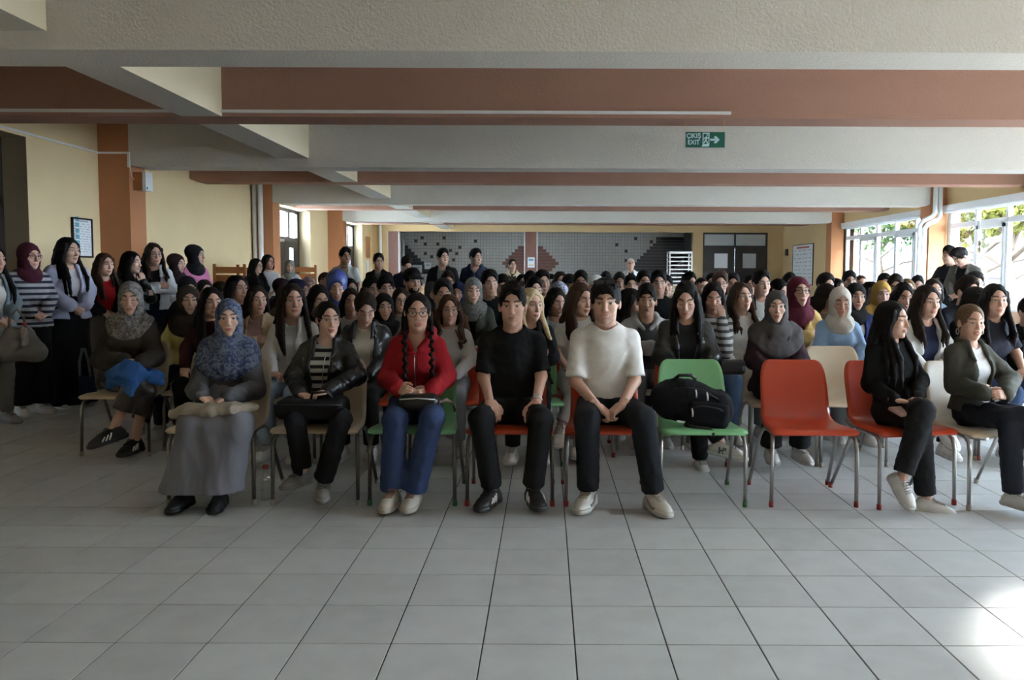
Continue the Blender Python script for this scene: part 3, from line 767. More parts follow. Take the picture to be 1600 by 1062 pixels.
# ================================================================== figure modelling: implicit surfaces turned into one mesh
A = lambda *v: np.array(v, dtype=np.float64)
class Field:
    def __init__(s, lo, hi, vox):
        s.vox = vox; s.lo = np.array(lo, float)
        n = np.ceil((np.array(hi, float) - s.lo) / vox).astype(int) + 1
        s.ax = [(s.lo[i] + vox * np.arange(n[i])).astype(np.float32) for i in range(3)]
        s.d = np.full(tuple(n), 0.6, np.float32)
    def sl(s, lo, hi):
        r = []
        for i in range(3):
            a = max(0, int((lo[i] - s.lo[i]) / s.vox)); b = min(len(s.ax[i]), int((hi[i] - s.lo[i]) / s.vox) + 2)
            if b <= a: return None
            r.append(slice(a, b))
        return tuple(r)
    def grid(s, sl=None):
        if sl is None: sl = (slice(None),) * 3
        return s.ax[0][sl[0]][:, None, None], s.ax[1][sl[1]][None, :, None], s.ax[2][sl[2]][None, None, :]
    def put(s, f, lo, hi, k=0.02):
        p = k + 2.5 * s.vox
        sl = s.sl(np.array(lo) - p, np.array(hi) + p)
        if sl is None: return s
        b = f(*s.grid(sl)); a = s.d[sl]
        h = np.maximum(k - np.abs(a - b), 0) / max(k, 1e-6)
        s.d[sl] = np.minimum(a, b) - h * h * k * .25
        return s
    def cut(s, f, lo, hi, k=0.004):
        p = k + 2.5 * s.vox
        sl = s.sl(np.array(lo) - p, np.array(hi) + p)
        if sl is None: return s
        b = -f(*s.grid(sl)); a = s.d[sl]
        h = np.maximum(k - np.abs(a - b), 0) / max(k, 1e-6)
        s.d[sl] = np.maximum(a, b) + h * h * k * .25
        return s
    def cone(s, a, b, ra, rb=None, k=0.02, sq=None):
        """tapered limb; sq = (sx, sy, sz) squashes its section"""
        a = np.array(a, float); b = np.array(b, float); rb = ra if rb is None else rb
        sc = np.array(sq if sq is not None else (1, 1, 1), float)
        A_, B_ = a * sc, b * sc; ab = B_ - A_; L = float(ab @ ab) + 1e-9
        m = 1.0 / float(sc.max()) if sq is not None else 1.0
        def f(x, y, z):
            X, Y, Z = x * sc[0] - A_[0], y * sc[1] - A_[1], z * sc[2] - A_[2]
            t = np.clip((X * ab[0] + Y * ab[1] + Z * ab[2]) / L, 0, 1)
            return (np.sqrt((X - t * ab[0]) ** 2 + (Y - t * ab[1]) ** 2 + (Z - t * ab[2]) ** 2) - (ra + (rb - ra) * t)) * m
        r = max(ra, rb) / sc
        return s.put(f, np.minimum(a, b) - r, np.maximum(a, b) + r, k)
    def chain(s, pts, rs, k=0.02, sq=None):
        for i in range(len(pts) - 1): s.cone(pts[i], pts[i + 1], rs[i], rs[i + 1], k, sq)
        return s
    @staticmethod
    def ell_f(c, r):
        c = np.array(c, float); r = np.array(r, float)
        def f(x, y, z):
            X, Y, Z = (x - c[0]), (y - c[1]), (z - c[2])
            k0 = np.sqrt((X / r[0]) ** 2 + (Y / r[1]) ** 2 + (Z / r[2]) ** 2)
            k1 = np.sqrt((X / r[0] ** 2) ** 2 + (Y / r[1] ** 2) ** 2 + (Z / r[2] ** 2) ** 2)
            return k0 * (k0 - 1) / np.maximum(k1, 1e-6)
        return f
    def ell(s, c, r, k=0.02):
        c = np.array(c, float); r = np.array(r, float) if np.ndim(r) else np.full(3, r)
        return s.put(s.ell_f(c, r), c - r, c + r, k)
    def rbox(s, c, h, r, k=0.01):
        c = np.array(c, float); h = np.array(h, float)
        def f(x, y, z):
            qx, qy, qz = np.abs(x - c[0]) - h[0] + r, np.abs(y - c[1]) - h[1] + r, np.abs(z - c[2]) - h[2] + r
            return np.sqrt(np.maximum(qx, 0) ** 2 + np.maximum(qy, 0) ** 2 + np.maximum(qz, 0) ** 2) + np.minimum(np.maximum(qx, np.maximum(qy, qz)), 0) - r
        return s.put(f, c - h, c + h, k)
    def cut_ell(s, c, r, k=0.006):
        c = np.array(c, float); r = np.array(r, float)
        return s.cut(s.ell_f(c, r), c - r, c + r, k)
    def merge(s, o, k):
        h = np.maximum(k - np.abs(s.d - o.d), 0) / k
        s.d = np.minimum(s.d, o.d) - h * h * k * .25
        return s
    def keep(s, f, k=0.004):
        """intersection with the half space or shape f(x,y,z) <= 0"""
        b = f(*s.grid()) + np.zeros_like(s.d); a = s.d
        h = np.maximum(k - np.abs(a - b), 0) / max(k, 1e-6)
        s.d = (np.maximum(a, b) + h * h * k * .25).astype(np.float32)
        return s
    def ripple(s, amp, lam, seed, warp=1.5, mask=None, flat=1.0):
        rnd = random.Random(seed); x, y, z = s.grid()
        tot = 0
        for i in range(3):
            th = rnd.uniform(0, 6.28); ph = rnd.uniform(0, 6.28); l_ = lam * rnd.uniform(.75, 1.6); e = rnd.uniform(-.9, .9) * flat
            u = (x * math.cos(th) + y * math.sin(th)) * math.sqrt(max(0.05, 1 - e * e)) + z * e
            w_ = np.sin(3.1416 / l_ * u + warp * .5 * np.sin(6.283 / (lam * 3.1) * (z * .8 + x * .6 * math.sin(ph)) + ph))
            tot = tot + (2 * np.sqrt(np.abs(w_) + .06) - 1.3) * (.45 if i else .6)
        if mask is not None: tot = tot * mask(x, y, z)
        s.d = s.d + (amp * tot).astype(np.float32)
        return s
    def nets(s):
        d = s.d; sg = d < 0
        nx, ny, nz = d.shape
        c = np.zeros((nx - 1, ny - 1, nz - 1), np.int8)
        for i in (0, 1):
            for j in (0, 1):
                for k in (0, 1): c += sg[i:nx - 1 + i, j:ny - 1 + j, k:nz - 1 + k]
        act = (c > 0) & (c < 8)
        I, J, K = np.nonzero(act); n = len(I)
        vid = np.full(c.shape, -1, np.int32); vid[I, J, K] = np.arange(n)
        pos = np.zeros((n, 3)); cnt = np.zeros(n)
        cr = [(i, j, k) for i in (0, 1) for j in (0, 1) for k in (0, 1)]
        val = {q: d[I + q[0], J + q[1], K + q[2]] for q in cr}
        for q in cr:
            for ax in range(3):
                if q[ax]: continue
                r = list(q); r[ax] = 1; r = tuple(r)
                da, db = val[q], val[r]
                m = (da < 0) != (db < 0)
                t = np.where(m, da / np.where(m, da - db, 1), 0)
                for b in range(3): pos[:, b] += np.where(m, q[b] + (t if b == ax else 0), 0)
                cnt += m
        V = s.lo + (np.stack([I, J, K], 1) + pos / cnt[:, None]) * s.vox
        Q = []
        e = sg[:-1, 1:-1, 1:-1] != sg[1:, 1:-1, 1:-1]; i, j, k = np.nonzero(e); f_ = sg[i, j + 1, k + 1]
        q = np.stack([vid[i, j, k], vid[i, j + 1, k], vid[i, j + 1, k + 1], vid[i, j, k + 1]], 1); Q.append(np.where(f_[:, None], q, q[:, ::-1]))
        e = sg[1:-1, :-1, 1:-1] != sg[1:-1, 1:, 1:-1]; i, j, k = np.nonzero(e); f_ = sg[i + 1, j, k + 1]
        q = np.stack([vid[i, j, k], vid[i, j, k + 1], vid[i + 1, j, k + 1], vid[i + 1, j, k]], 1); Q.append(np.where(f_[:, None], q, q[:, ::-1]))
        e = sg[1:-1, 1:-1, :-1] != sg[1:-1, 1:-1, 1:]; i, j, k = np.nonzero(e); f_ = sg[i + 1, j + 1, k]
        q = np.stack([vid[i, j, k], vid[i + 1, j, k], vid[i + 1, j + 1, k], vid[i, j + 1, k]], 1); Q.append(np.where(f_[:, None], q, q[:, ::-1]))
        return V, np.concatenate(Q)
    def mesh(s, name):
        V, F = s.nets()
        return mesh_np(name, V, F)

CACHE = {}
def cached(key, fn):
    if key not in CACHE: CACHE[key] = fn()
    return CACHE[key]
VOX = (0.0098, 0.0145, 0.022)        # cloth, by nearness
HVOX = (0.0040, 0.0058, 0.0085)      # heads
RVOX = (0.0062, 0.0085, 0.012)       # hair and scarves
AVOX = (0.0052, 0.008, 0.012)        # hands

# ------------------------------------------------------------------ head
def head_np(lod, fem, closed=False, smile=0.0):
    def make():
        f = Field((-.10, -.14, -.23), (.10, .125, .135), HVOX[lod])
        w = .96 if fem else 1.02
        f.ell((0, .012, .032), (.076 * w, .096, .088), .02)
        f.ell((0, -.028, -.030), (.0605 * w, .066, .090), .03)
        f.ell((0, -.040, -.072), ((.043 if fem else .049) * w, .046, .040), .025)
        f.ell((0, -.079, -.100), (.016, .014, .014), .02)
        for sx in (-1, 1):
            f.ell((sx * .040, -.066, -.022), .020, .02)
            f.cone((sx * .008, -.086, .028), (sx * .046, -.069, .028), .0105, .009, .014)
            f.ell((sx * .076 * w, .010, -.006), (.010, .019, .031), .008)
        for sx in (-1, 1): f.cut_ell((sx * .031, -.101, .007), (.0195, .019, .0115), .010)
        for sx in (-1, 1): f.ell((sx * .031, -.0745, .007), .0128, .004)
        f.cone((0, -.090, .014), (0, -.110, -.029), .0065, .0110 if fem else .0125, .012)
        for sx in (-1, 1): f.ell((sx * .0115, -.1005, -.033), (.0085, .009, .007), .007)
        f.ell((0, -.0945, -.058), (.023, .010, .0062), .006)
        f.ell((0, -.0940, -.0695), (.019, .011, .0075), .006)
        f.cut_ell((0, -.106, -.0638), (.021, .008, .0020), .004)
        f.cone((0, .016, -.07), (0, .036, -.22), .050 if fem else .057, .052 if fem else .062, .03)
        V, F = f.nets()
        x, y, z = np.abs(V[:, 0]), V[:, 1], V[:, 2]
        v = HVOX[lod]
        soft = lambda e, wd: np.clip((1 - e) / wd + .5, 0, 1)
        front = y < -.055
        C = np.zeros((len(V), 4), np.float32)
        zl = z + .0638 - smile * .008 * (x / .024) ** 2
        C[:, 0] = soft((x / .0245) ** 2 + (zl / .0115) ** 2, .7) * front * (y < -.078) * (.75 if fem else .45)
        zb = .0305 + .006 * (1 - ((x - .034) / .024) ** 2)
        th = .0042 if fem else .0052
        C[:, 1] = soft(((z - zb) / (th + v * .25)) ** 2, .9) * (x > .011) * (x < .053) * front * .9
        ee = ((x - .031) / .0145) ** 2 + ((z - .0062) / .0060) ** 2
        if not closed:
            C[:, 2] = soft(ee, .6) * front * .9
            C[:, 3] = soft(((x - .031) ** 2 + (z - .0065) ** 2) / .0076 ** 2, .5) * front * soft(ee, .5)
            lash = soft(np.abs((x - .031) / .0175) ** 2 + ((z - .0118) / .0028) ** 2, .8) * front
        else:
            lash = soft(np.abs((x - .031) / .0175) ** 2 + ((z - .0005) / .0028) ** 2, .8) * front
        C[:, 1] = np.maximum(C[:, 1], lash * .85)
        # gap line of the mouth
        C[:, 3] = np.maximum(C[:, 3], soft((x / .022) ** 2 + (zl / .0016) ** 2, .9) * front * (y < -.08) * .35)
        return V, F, C
    return cached(('head', lod, fem, closed, smile), make)

# ------------------------------------------------------------------ hands: thumb towards +x, fingers along +y, back of the hand +z
def hand_np(lod, curl):
    def make():
        f = Field((-.07, -.05, -.10), (.09, .20, .05), AVOX[lod])
        f.rbox((0, .045, 0), (.040, .048, .0145), .0140, .004)
        f.cone((0, -.04, 0), (0, .02, 0), .026, .028, .02, (1, 1, 1.35))
        c = {'flat': (14, 16, 12), 'soft': (26, 34, 24), 'grip': (48, 62, 40)}[curl]
        for i, (x, L, r) in enumerate(((.0305, .070, .0088), (.0105, .078, .0092), (-.010, .073, .0088), (-.0295, .058, .0078))):
            p = A(x, .088, .002); a = 0; pts = [A(x * .9, .06, .001), p]; spread = x * 1.6
            for sgi, fr in enumerate((.44, .31, .25)):
                a += rad(c[sgi] + i * 2)
                p = p + A(spread * fr * .25, math.cos(a), -math.sin(a)) * L * fr
                pts.append(p)
            f.chain(pts, [r * 1.05, r, r * .95, r * .88, r * .74], .004)
        f.chain([A(.028, .012, -.004), A(.052, .040, -.012), A(.060, .066, -.020 - .012 * (curl == 'grip')), A(.056, .090, -.026 - .02 * (curl == 'grip'))], [.016, .0125, .0105, .008], .008)
        return f.nets()
    return cached(('hand', lod, curl), make)

# ------------------------------------------------------------------ skeletons (metres, figure faces -y; x to its picture right)
def skeleton(pose='sit', fem=False, arms='lap', legs='plain', lean=0.0, **ov):
    S = {}
    w = .136 if fem else .160
    up = 0.0 if pose == 'sit' else .385
    S['pel'] = A(0, .03, .55 + up); S['wa'] = A(0, .05, .71 + up); S['ch'] = A(0, .035, .905 + up)
    S['nk'] = A(0, .012, 1.062 + up); S['hd'] = A(0, -.018, 1.212 + up)
    for n, sx in (('l', -1), ('r', 1)):
        S['sh' + n] = A(sx * w, .03, (.978 if fem else .985) + up)
        S['hp' + n] = A(sx * .09, .03, .545 + up)
        if pose == 'sit':
            S['kn' + n] = A(sx * .115, -.38, .515); S['an' + n] = A(sx * .115, -.33, .095)
        else:
            S['kn' + n] = A(sx * .095, .0, .50); S['an' + n] = A(sx * .10, .04, .095)
        S['toe' + n] = A(sx * .12, -1, 0)
        S['palm' + n] = A(0, 0, 1.0)
        S['curl' + n] = 'soft'
        if arms == 'lap':
            S['el' + n] = A(sx * (w + .055), -.05, .775 + up); S['wr' + n] = A(sx * .085, -.245, .655 + up + (.012 if sx > 0 else 0)); S['fd' + n] = A(-sx * .75, -.62, -.16)
        elif arms == 'knees':
            S['el' + n] = A(sx * (w + .07), -.05, .80 + up); S['wr' + n] = A(sx * .135, -.265, .655 + up); S['fd' + n] = A(-sx * .35, -.85, -.40)
        elif arms == 'clasp':
            S['el' + n] = A(sx * (w + .075), -.07, .78 + up); S['wr' + n] = A(sx * .075, -.275, .665 + up); S['fd' + n] = A(-sx * .72, -.60, -.30); S['curl' + n] = 'grip'
        elif arms == 'fold':
            S['el' + n] = A(sx * (w + .05), -.10, .80 + up); S['wr' + n] = A(-sx * .04, -.215, .835 + up - (.03 if sx > 0 else 0)); S['fd' + n] = A(-sx, -.05, .1); S['palm' + n] = A(0, -.9, .4)
        elif arms == 'down':
            S['el' + n] = A(sx * (w + .05), .05, .765 + up); S['wr' + n] = A(sx * (w + .04), -.02, .53 + up); S['fd' + n] = A(0, -.2, -1); S['palm' + n] = A(sx, 0, 0)
        elif arms == 'front':      # hands held together before the belly, standing
            S['el' + n] = A(sx * (w + .06), .02, .80 + up); S['wr' + n] = A(sx * .07, -.20, .66 + up); S['fd' + n] = A(-sx * .75, -.35, -.5); S['palm' + n] = A(0, -.7, .7)
    if legs == 'cross':            # picture-right leg over the left one
        S['knl'] = A(-.07, -.38, .515); S['anl'] = A(-.02, -.33, .095)
        S['knr'] = A(.0, -.41, .605); S['anr'] = A(-.15, -.52, .27); S['toer'] = A(-.25, -1, -.35)
    if legs == 'ankles':           # ankles crossed under the chair
        S['anl'] = A(-.02, -.30, .10); S['anr'] = A(-.11, -.22, .11); S['toel'] = A(.15, -1, 0); S['toer'] = A(-.35, -1, -.1)
    if legs == 'wide':
        for n, sx in (('l', -1), ('r', 1)):
            S['kn' + n] = A(sx * .205, -.36, .515); S['an' + n] = A(sx * .15, -.32, .095); S['toe' + n] = A(sx * .28, -1, 0)
    if legs == 'together':
        for n, sx in (('l', -1), ('r', 1)):
            S['kn' + n] = A(sx * .095, -.38, .52); S['an' + n] = A(sx * .065, -.34, .095); S['toe' + n] = A(sx * .05, -1, 0)
    for k_, v_ in ov.items():
        S[k_] = np.array(v_, float) if isinstance(v_, (tuple, list)) else v_
    if lean:
        for k_ in ('wa', 'ch', 'nk', 'hd', 'shl', 'shr'):
            S[k_] = S[k_] + A(lean, 0, 0) * max(0, (S[k_][2] - S['pel'][2]) / .55)
    S['fem'] = fem; S['pose'] = pose
    return S
def bounds(S, keys, pad):
    P = np.array([S[k] for k in keys]); return P.min(0) - pad, P.max(0) + pad
ALLK = ['pel', 'wa', 'ch', 'nk', 'shl', 'shr', 'ell', 'elr', 'wrl', 'wrr', 'hpl', 'hpr', 'knl', 'knr', 'anl', 'anr']

def torso(f, S, g, k=.05, bust=True):
    """torso swollen by g"""
    sq = (1, 1.42, 1)
    fem = S['fem']
    f.cone(S['pel'], S['wa'], (.158 if fem else .152) + g, (.125 if fem else .145) + g, k, sq)
    f.cone(S['wa'], S['ch'], (.125 if fem else .145) + g, (.138 if fem else .162) + g, k, sq)
    f.cone(S['ch'], S['nk'] - A(0, 0, .06), (.135 if fem else .155) + g, .085 + g, k, sq)
    a, b = S['shl'], S['shr']
    f.cone(a + A(.02, 0, -.012), b + A(-.02, 0, -.012), .040 + g, .040 + g, .04)
    f.cone(S['nk'] + A(0, .0, -.02), S['shl'] + A(.02, 0, 0), .040 + g, .034 + g, .05)
    f.cone(S['nk'] + A(0, .0, -.02), S['shr'] + A(-.02, 0, 0), .040 + g, .034 + g, .05)
    if fem and bust:
        for sx in (-1, 1): f.ell(S['ch'] + A(sx * .062, -.068, -.045), .056 + g, .075)
def body_np(S, lod, key):
    def make():
        lo, hi = bounds(S, ALLK, .14)
        f = Field(lo, hi, VOX[lod] * 1.05)
        torso(f, S, -.020)
        f.cone(S['nk'] - A(0, 0, .06), S['nk'] + A(0, -.008, .07), .056, .050, .03)
        th = (.070, .050, .046, .036) if S['fem'] else (.074, .052, .048, .038)
        for n in 'lr':
            f.cone(S['sh' + n], S['el' + n], .046, .038, .03); f.cone(S['el' + n], S['wr' + n], .039, .026, .02)
            f.cone(S['hp' + n], S['kn' + n], th[0], th[1], .04); f.cone(S['kn' + n], S['an' + n], th[2], th[3], .03)
        V, F = f.nets()
        for n, sx in (('l', -1), ('r', 1)):
            hv, hf = hand_np(lod, S['curl' + n])
            u = S['fd' + n] / np.linalg.norm(S['fd' + n])
            nz = S['palm' + n] - u * (S['palm' + n] @ u); nz = nz / np.linalg.norm(nz)
            t = np.cross(u, nz)
            # thumb must point to the body's middle: picture-left figure hand -> +x side
            inner = A(-sx, -.25, .25)
            flip = 1.0 if t @ inner > 0 else -1.0
            sc_ = .92 if S['fem'] else 1.0
            R = np.stack([t * flip, u, nz], 1) * sc_
            W = hv @ R.T + S['wr' + n]
            F2 = hf if flip > 0 else hf[:, ::-1]
            F = np.concatenate([F, F2 + len(V)]); V = np.concatenate([V, W])
        return V, F
    return cached(('body',) + key + (lod,), make)

# ------------------------------------------------------------------ clothes
def top_me(S, lod, key, g=.012, sleeve=1.0, hem=None, neck=.075, neckdrop=.0, open_=None, fold=.0045, lam=.085, collar=None, cuff=0.0, hood=False, sleeve_g=0.0, skip_bust=False, flat=.7):
    def make():
        up = 0 if S['pose'] == 'sit' else .385
        hz = (.585 if hem is None else hem) + up
        lo, hi = bounds(S, ['pel', 'wa', 'ch', 'nk', 'shl', 'shr', 'ell', 'elr', 'wrl', 'wrr'], .20 + g)
        lo[2] = min(lo[2], hz - .03) if hz < .5 + up else max(lo[2], hz - .04, )
        f = Field(lo, hi, VOX[lod])
        torso(f, S, g, .05, not skip_bust)
        if hz < .56 + up: f.ell(S['pel'] + A(0, 0, -.02), (.185 + g, .15 + g, .14), .05)
        f.keep(lambda x, y, z: hz - z, .012)
        nk = S['nk']
        f.cut_ell(nk + A(0, -.02 - neckdrop * .4, .045 - neckdrop), (neck, neck * 1.05, .075 + neckdrop), .008)
        if open_:
            wt, wb = open_; zt = nk[2]; zb = hz
            def wedge(x, y, z):
                t = np.clip((z - zb) / (zt - zb), 0, 1.2)
                return np.maximum(np.abs(x - nk[0] * t) - (wb + (wt - wb) * t), (y - .0))
            f.cut(wedge, (lo[0], lo[1], lo[2]), (hi[0], .02, hi[2]), .004)
        f0, f = f, Field(lo, hi, VOX[lod])
        sg = g + sleeve_g
        for n in 'lr':
            a, b, c = S['sh' + n], S['el' + n], S['wr' + n]
            if sleeve >= 1:
                c2 = b + (c - b) * (.97 if sleeve == 1 else sleeve)
                f.cone(a, b, .049 + sg, .047 + sg, .035); f.cone(b, c2, .047 + sg, .034 + sg * .9 + cuff, .025)
            else:
                e = a + (b - a) * (sleeve * 2); dr = (b - a) / np.linalg.norm(b - a)
                f.cone(a, e + dr * .03, .050 + sg, .056 + sg, .035)
                f.cut(lambda x, y, z, e=e, dr=dr: -((x - e[0]) * dr[0] + (y - e[1]) * dr[1] + (z - e[2]) * dr[2]), e - .12, e + .12, .003)
        f.merge(f0, .022)
        f.ripple(fold, lam, len(str(key)) * 7 + lod, 1.8, flat=flat)
        if fold > .003: f.ripple(fold * .5, lam * .45, len(str(key)) * 3 + 1, 1.2)
        if collar:            # turned collar: a band round the neck running into two flat lapels
            P_, R_ = [], []
            for i in range(11):
                a = rad(-128 + 256 * i / 10 + 90); r = collar
                P_.append(nk + A(math.cos(a) * r, math.sin(a) * r * .95 - .004, .016 - .016 * abs(i - 5) / 5)); R_.append(.019 if 1 < i < 9 else .016)
            e0 = nk + A(-.080, -.100, -.085); e1 = nk + A(.080, -.100, -.085)
            f.chain([nk + A(-.066, -.128, -.125), e0] + P_[::-1] + [e1, nk + A(.066, -.128, -.125)], [.008, .017] + R_ + [.017, .008], .006, (1, 1.25, .8))
        if hood:
            f.chain([nk + A(-.10, -.02, -.01), nk + A(-.085, .07, .015), nk + A(0, .105, .02), nk + A(.085, .07, .015), nk + A(.10, -.02, -.01)], [.028, .040, .045, .040, .028], .02)
            f.cone(nk + A(-.10, -.02, -.01), nk + A(-.03, -.095, -.09), .026, .018, .02); f.cone(nk + A(.10, -.02, -.01), nk + A(.03, -.095, -.09), .026, .018, .02)
        return f.mesh('garment')
    return cached(('top',) + key + (lod,), make)
def pants_me(S, lod, key, g=.016, calf=.062, hem=.02, fold=.004, short=None, waist=.62):
    def make():
        up = 0 if S['pose'] == 'sit' else .385
        lo, hi = bounds(S, ['pel', 'hpl', 'hpr', 'knl', 'knr', 'anl', 'anr'], .19)
        hi[2] = max(waist + up + .03, max(S['knl'][2], S['knr'][2]) + .14)
        f = Field(lo, hi, VOX[lod])
        f.cone(S['pel'] + A(0, 0, -.01), S['wa'], .155 + g, .128 + g, .05, (1, 1.35, 1))
        ends = []
        for n in 'lr':
            a, b, c = S['hp' + n], S['kn' + n], S['an' + n]
            f.cone(a, b, .082 + g, .060 + g, .03)
            dr = (c - b) / np.linalg.norm(c - b)
            e = b + dr * (np.linalg.norm(c - b) - hem if short is None else np.linalg.norm(c - b) * short)
            f.cone(b, e + dr * .05, .058 + g, calf, .025); ends.append((e, dr))
        f.ripple(fold, .08, len(str(key)) * 5 + lod, 2.0)
        f.ripple(fold * .6, .04, len(str(key)) * 2 + lod, 1.0)
        for e, dr in ends:
            f.cut(lambda x, y, z, e=e, dr=dr: -((x - e[0]) * dr[0] + (y - e[1]) * dr[1] + (z - e[2]) * dr[2]), e - .13, e + .13, .003)
        f.keep(lambda x, y, z: np.where(y < S['pel'][1] - .20, -.5, z - waist - up), .01)
        return f.mesh('trousers')
    return cached(('pants',) + key + (lod,), make)
def skirt_me(S, lod, key, hem=.03, flare=.15, g=.02):
    def make():
        sit = S['pose'] == 'sit'; up = 0 if sit else .385
        lo, hi = bounds(S, ['pel', 'hpl', 'hpr', 'knl', 'knr', 'anl', 'anr'], .24); hi[2] = .75 + up; lo[2] = -.03
        f = Field(lo, hi, VOX[lod])
        f.cone(S['pel'], S['wa'], .16 + g, .13 + g, .05, (1, 1.35, 1))
        for n in 'lr':
            f.cone(S['hp' + n], S['kn' + n], .088 + g, .066 + g, .06)
            f.cone(S['kn' + n], S['an' + n] * A(1, 1, 0) + A(0, -.02, 0), .066 + g, flare, .09)
        if sit: f.cone((S['hpl'] + S['hpr']) / 2, (S['knl'] + S['knr']) / 2 + A(0, 0, -.015), .10, .075, .08); f.cone((S['knl'] + S['knr']) / 2 + A(0, 0, -.03), (S['anl'] + S['anr']) / 2 * A(1, 1, 0), .08, flare * .9, .1)
        else: f.cone(S['pel'], A(0, .01, 0), .14, flare, .1)
        f.ripple(.007, .10, 11, 1.0, lambda x, y, z: np.clip((.62 + up - z) * 2.5, .15, 1), flat=.35)
        f.keep(lambda x, y, z: hem - z, .006)
        return f.mesh('skirt')
    return cached(('skirt',) + key + (lod,), make)
def drape_me(S, lod, key, r=.26, g=.030, low=-.03, point=0.0):
    """the part of a headscarf that lies on shoulders and chest"""
    def make():
        lo, hi = bounds(S, ['nk', 'shl', 'shr', 'ch'], .24 + point); hi[2] = S['nk'][2] + .12
        f = Field(lo, hi, VOX[lod] * .85)
        torso(f, S, g, .06)
        for n in 'lr': f.cone(S['sh' + n], S['el' + n], .056 + g, .052 + g, .04)
        f.cone(S['nk'] + A(0, -.005, -.05), S['nk'] + A(0, -.01, .08), .098, .082, .04)
        f.ell(S['nk'] + A(0, -.085, -.055), (.085, .05, .06), .05)
        f.ripple(.006, .10, len(str(key)) + 3, 2.6, flat=.5)
        f.ripple(.003, .045, len(str(key)) + 5, 1.4)
        c = S['nk'] + A(0, -.03, low)
        if point:
            f.keep(lambda x, y, z: np.sqrt((x - c[0]) ** 2 + (y - c[1]) ** 2 + ((z - c[2]) / np.where(z < c[2], 1 + point * 3, 1)) ** 2) - r * (1 - .35 * point), .01)
        else:
            f.keep(lambda x, y, z: np.sqrt((x - c[0]) ** 2 + (y - c[1]) ** 2 + (z - c[2]) ** 2) - r, .01)
        return f.mesh('drape')
    return cached(('drape',) + key + (lod,), make)

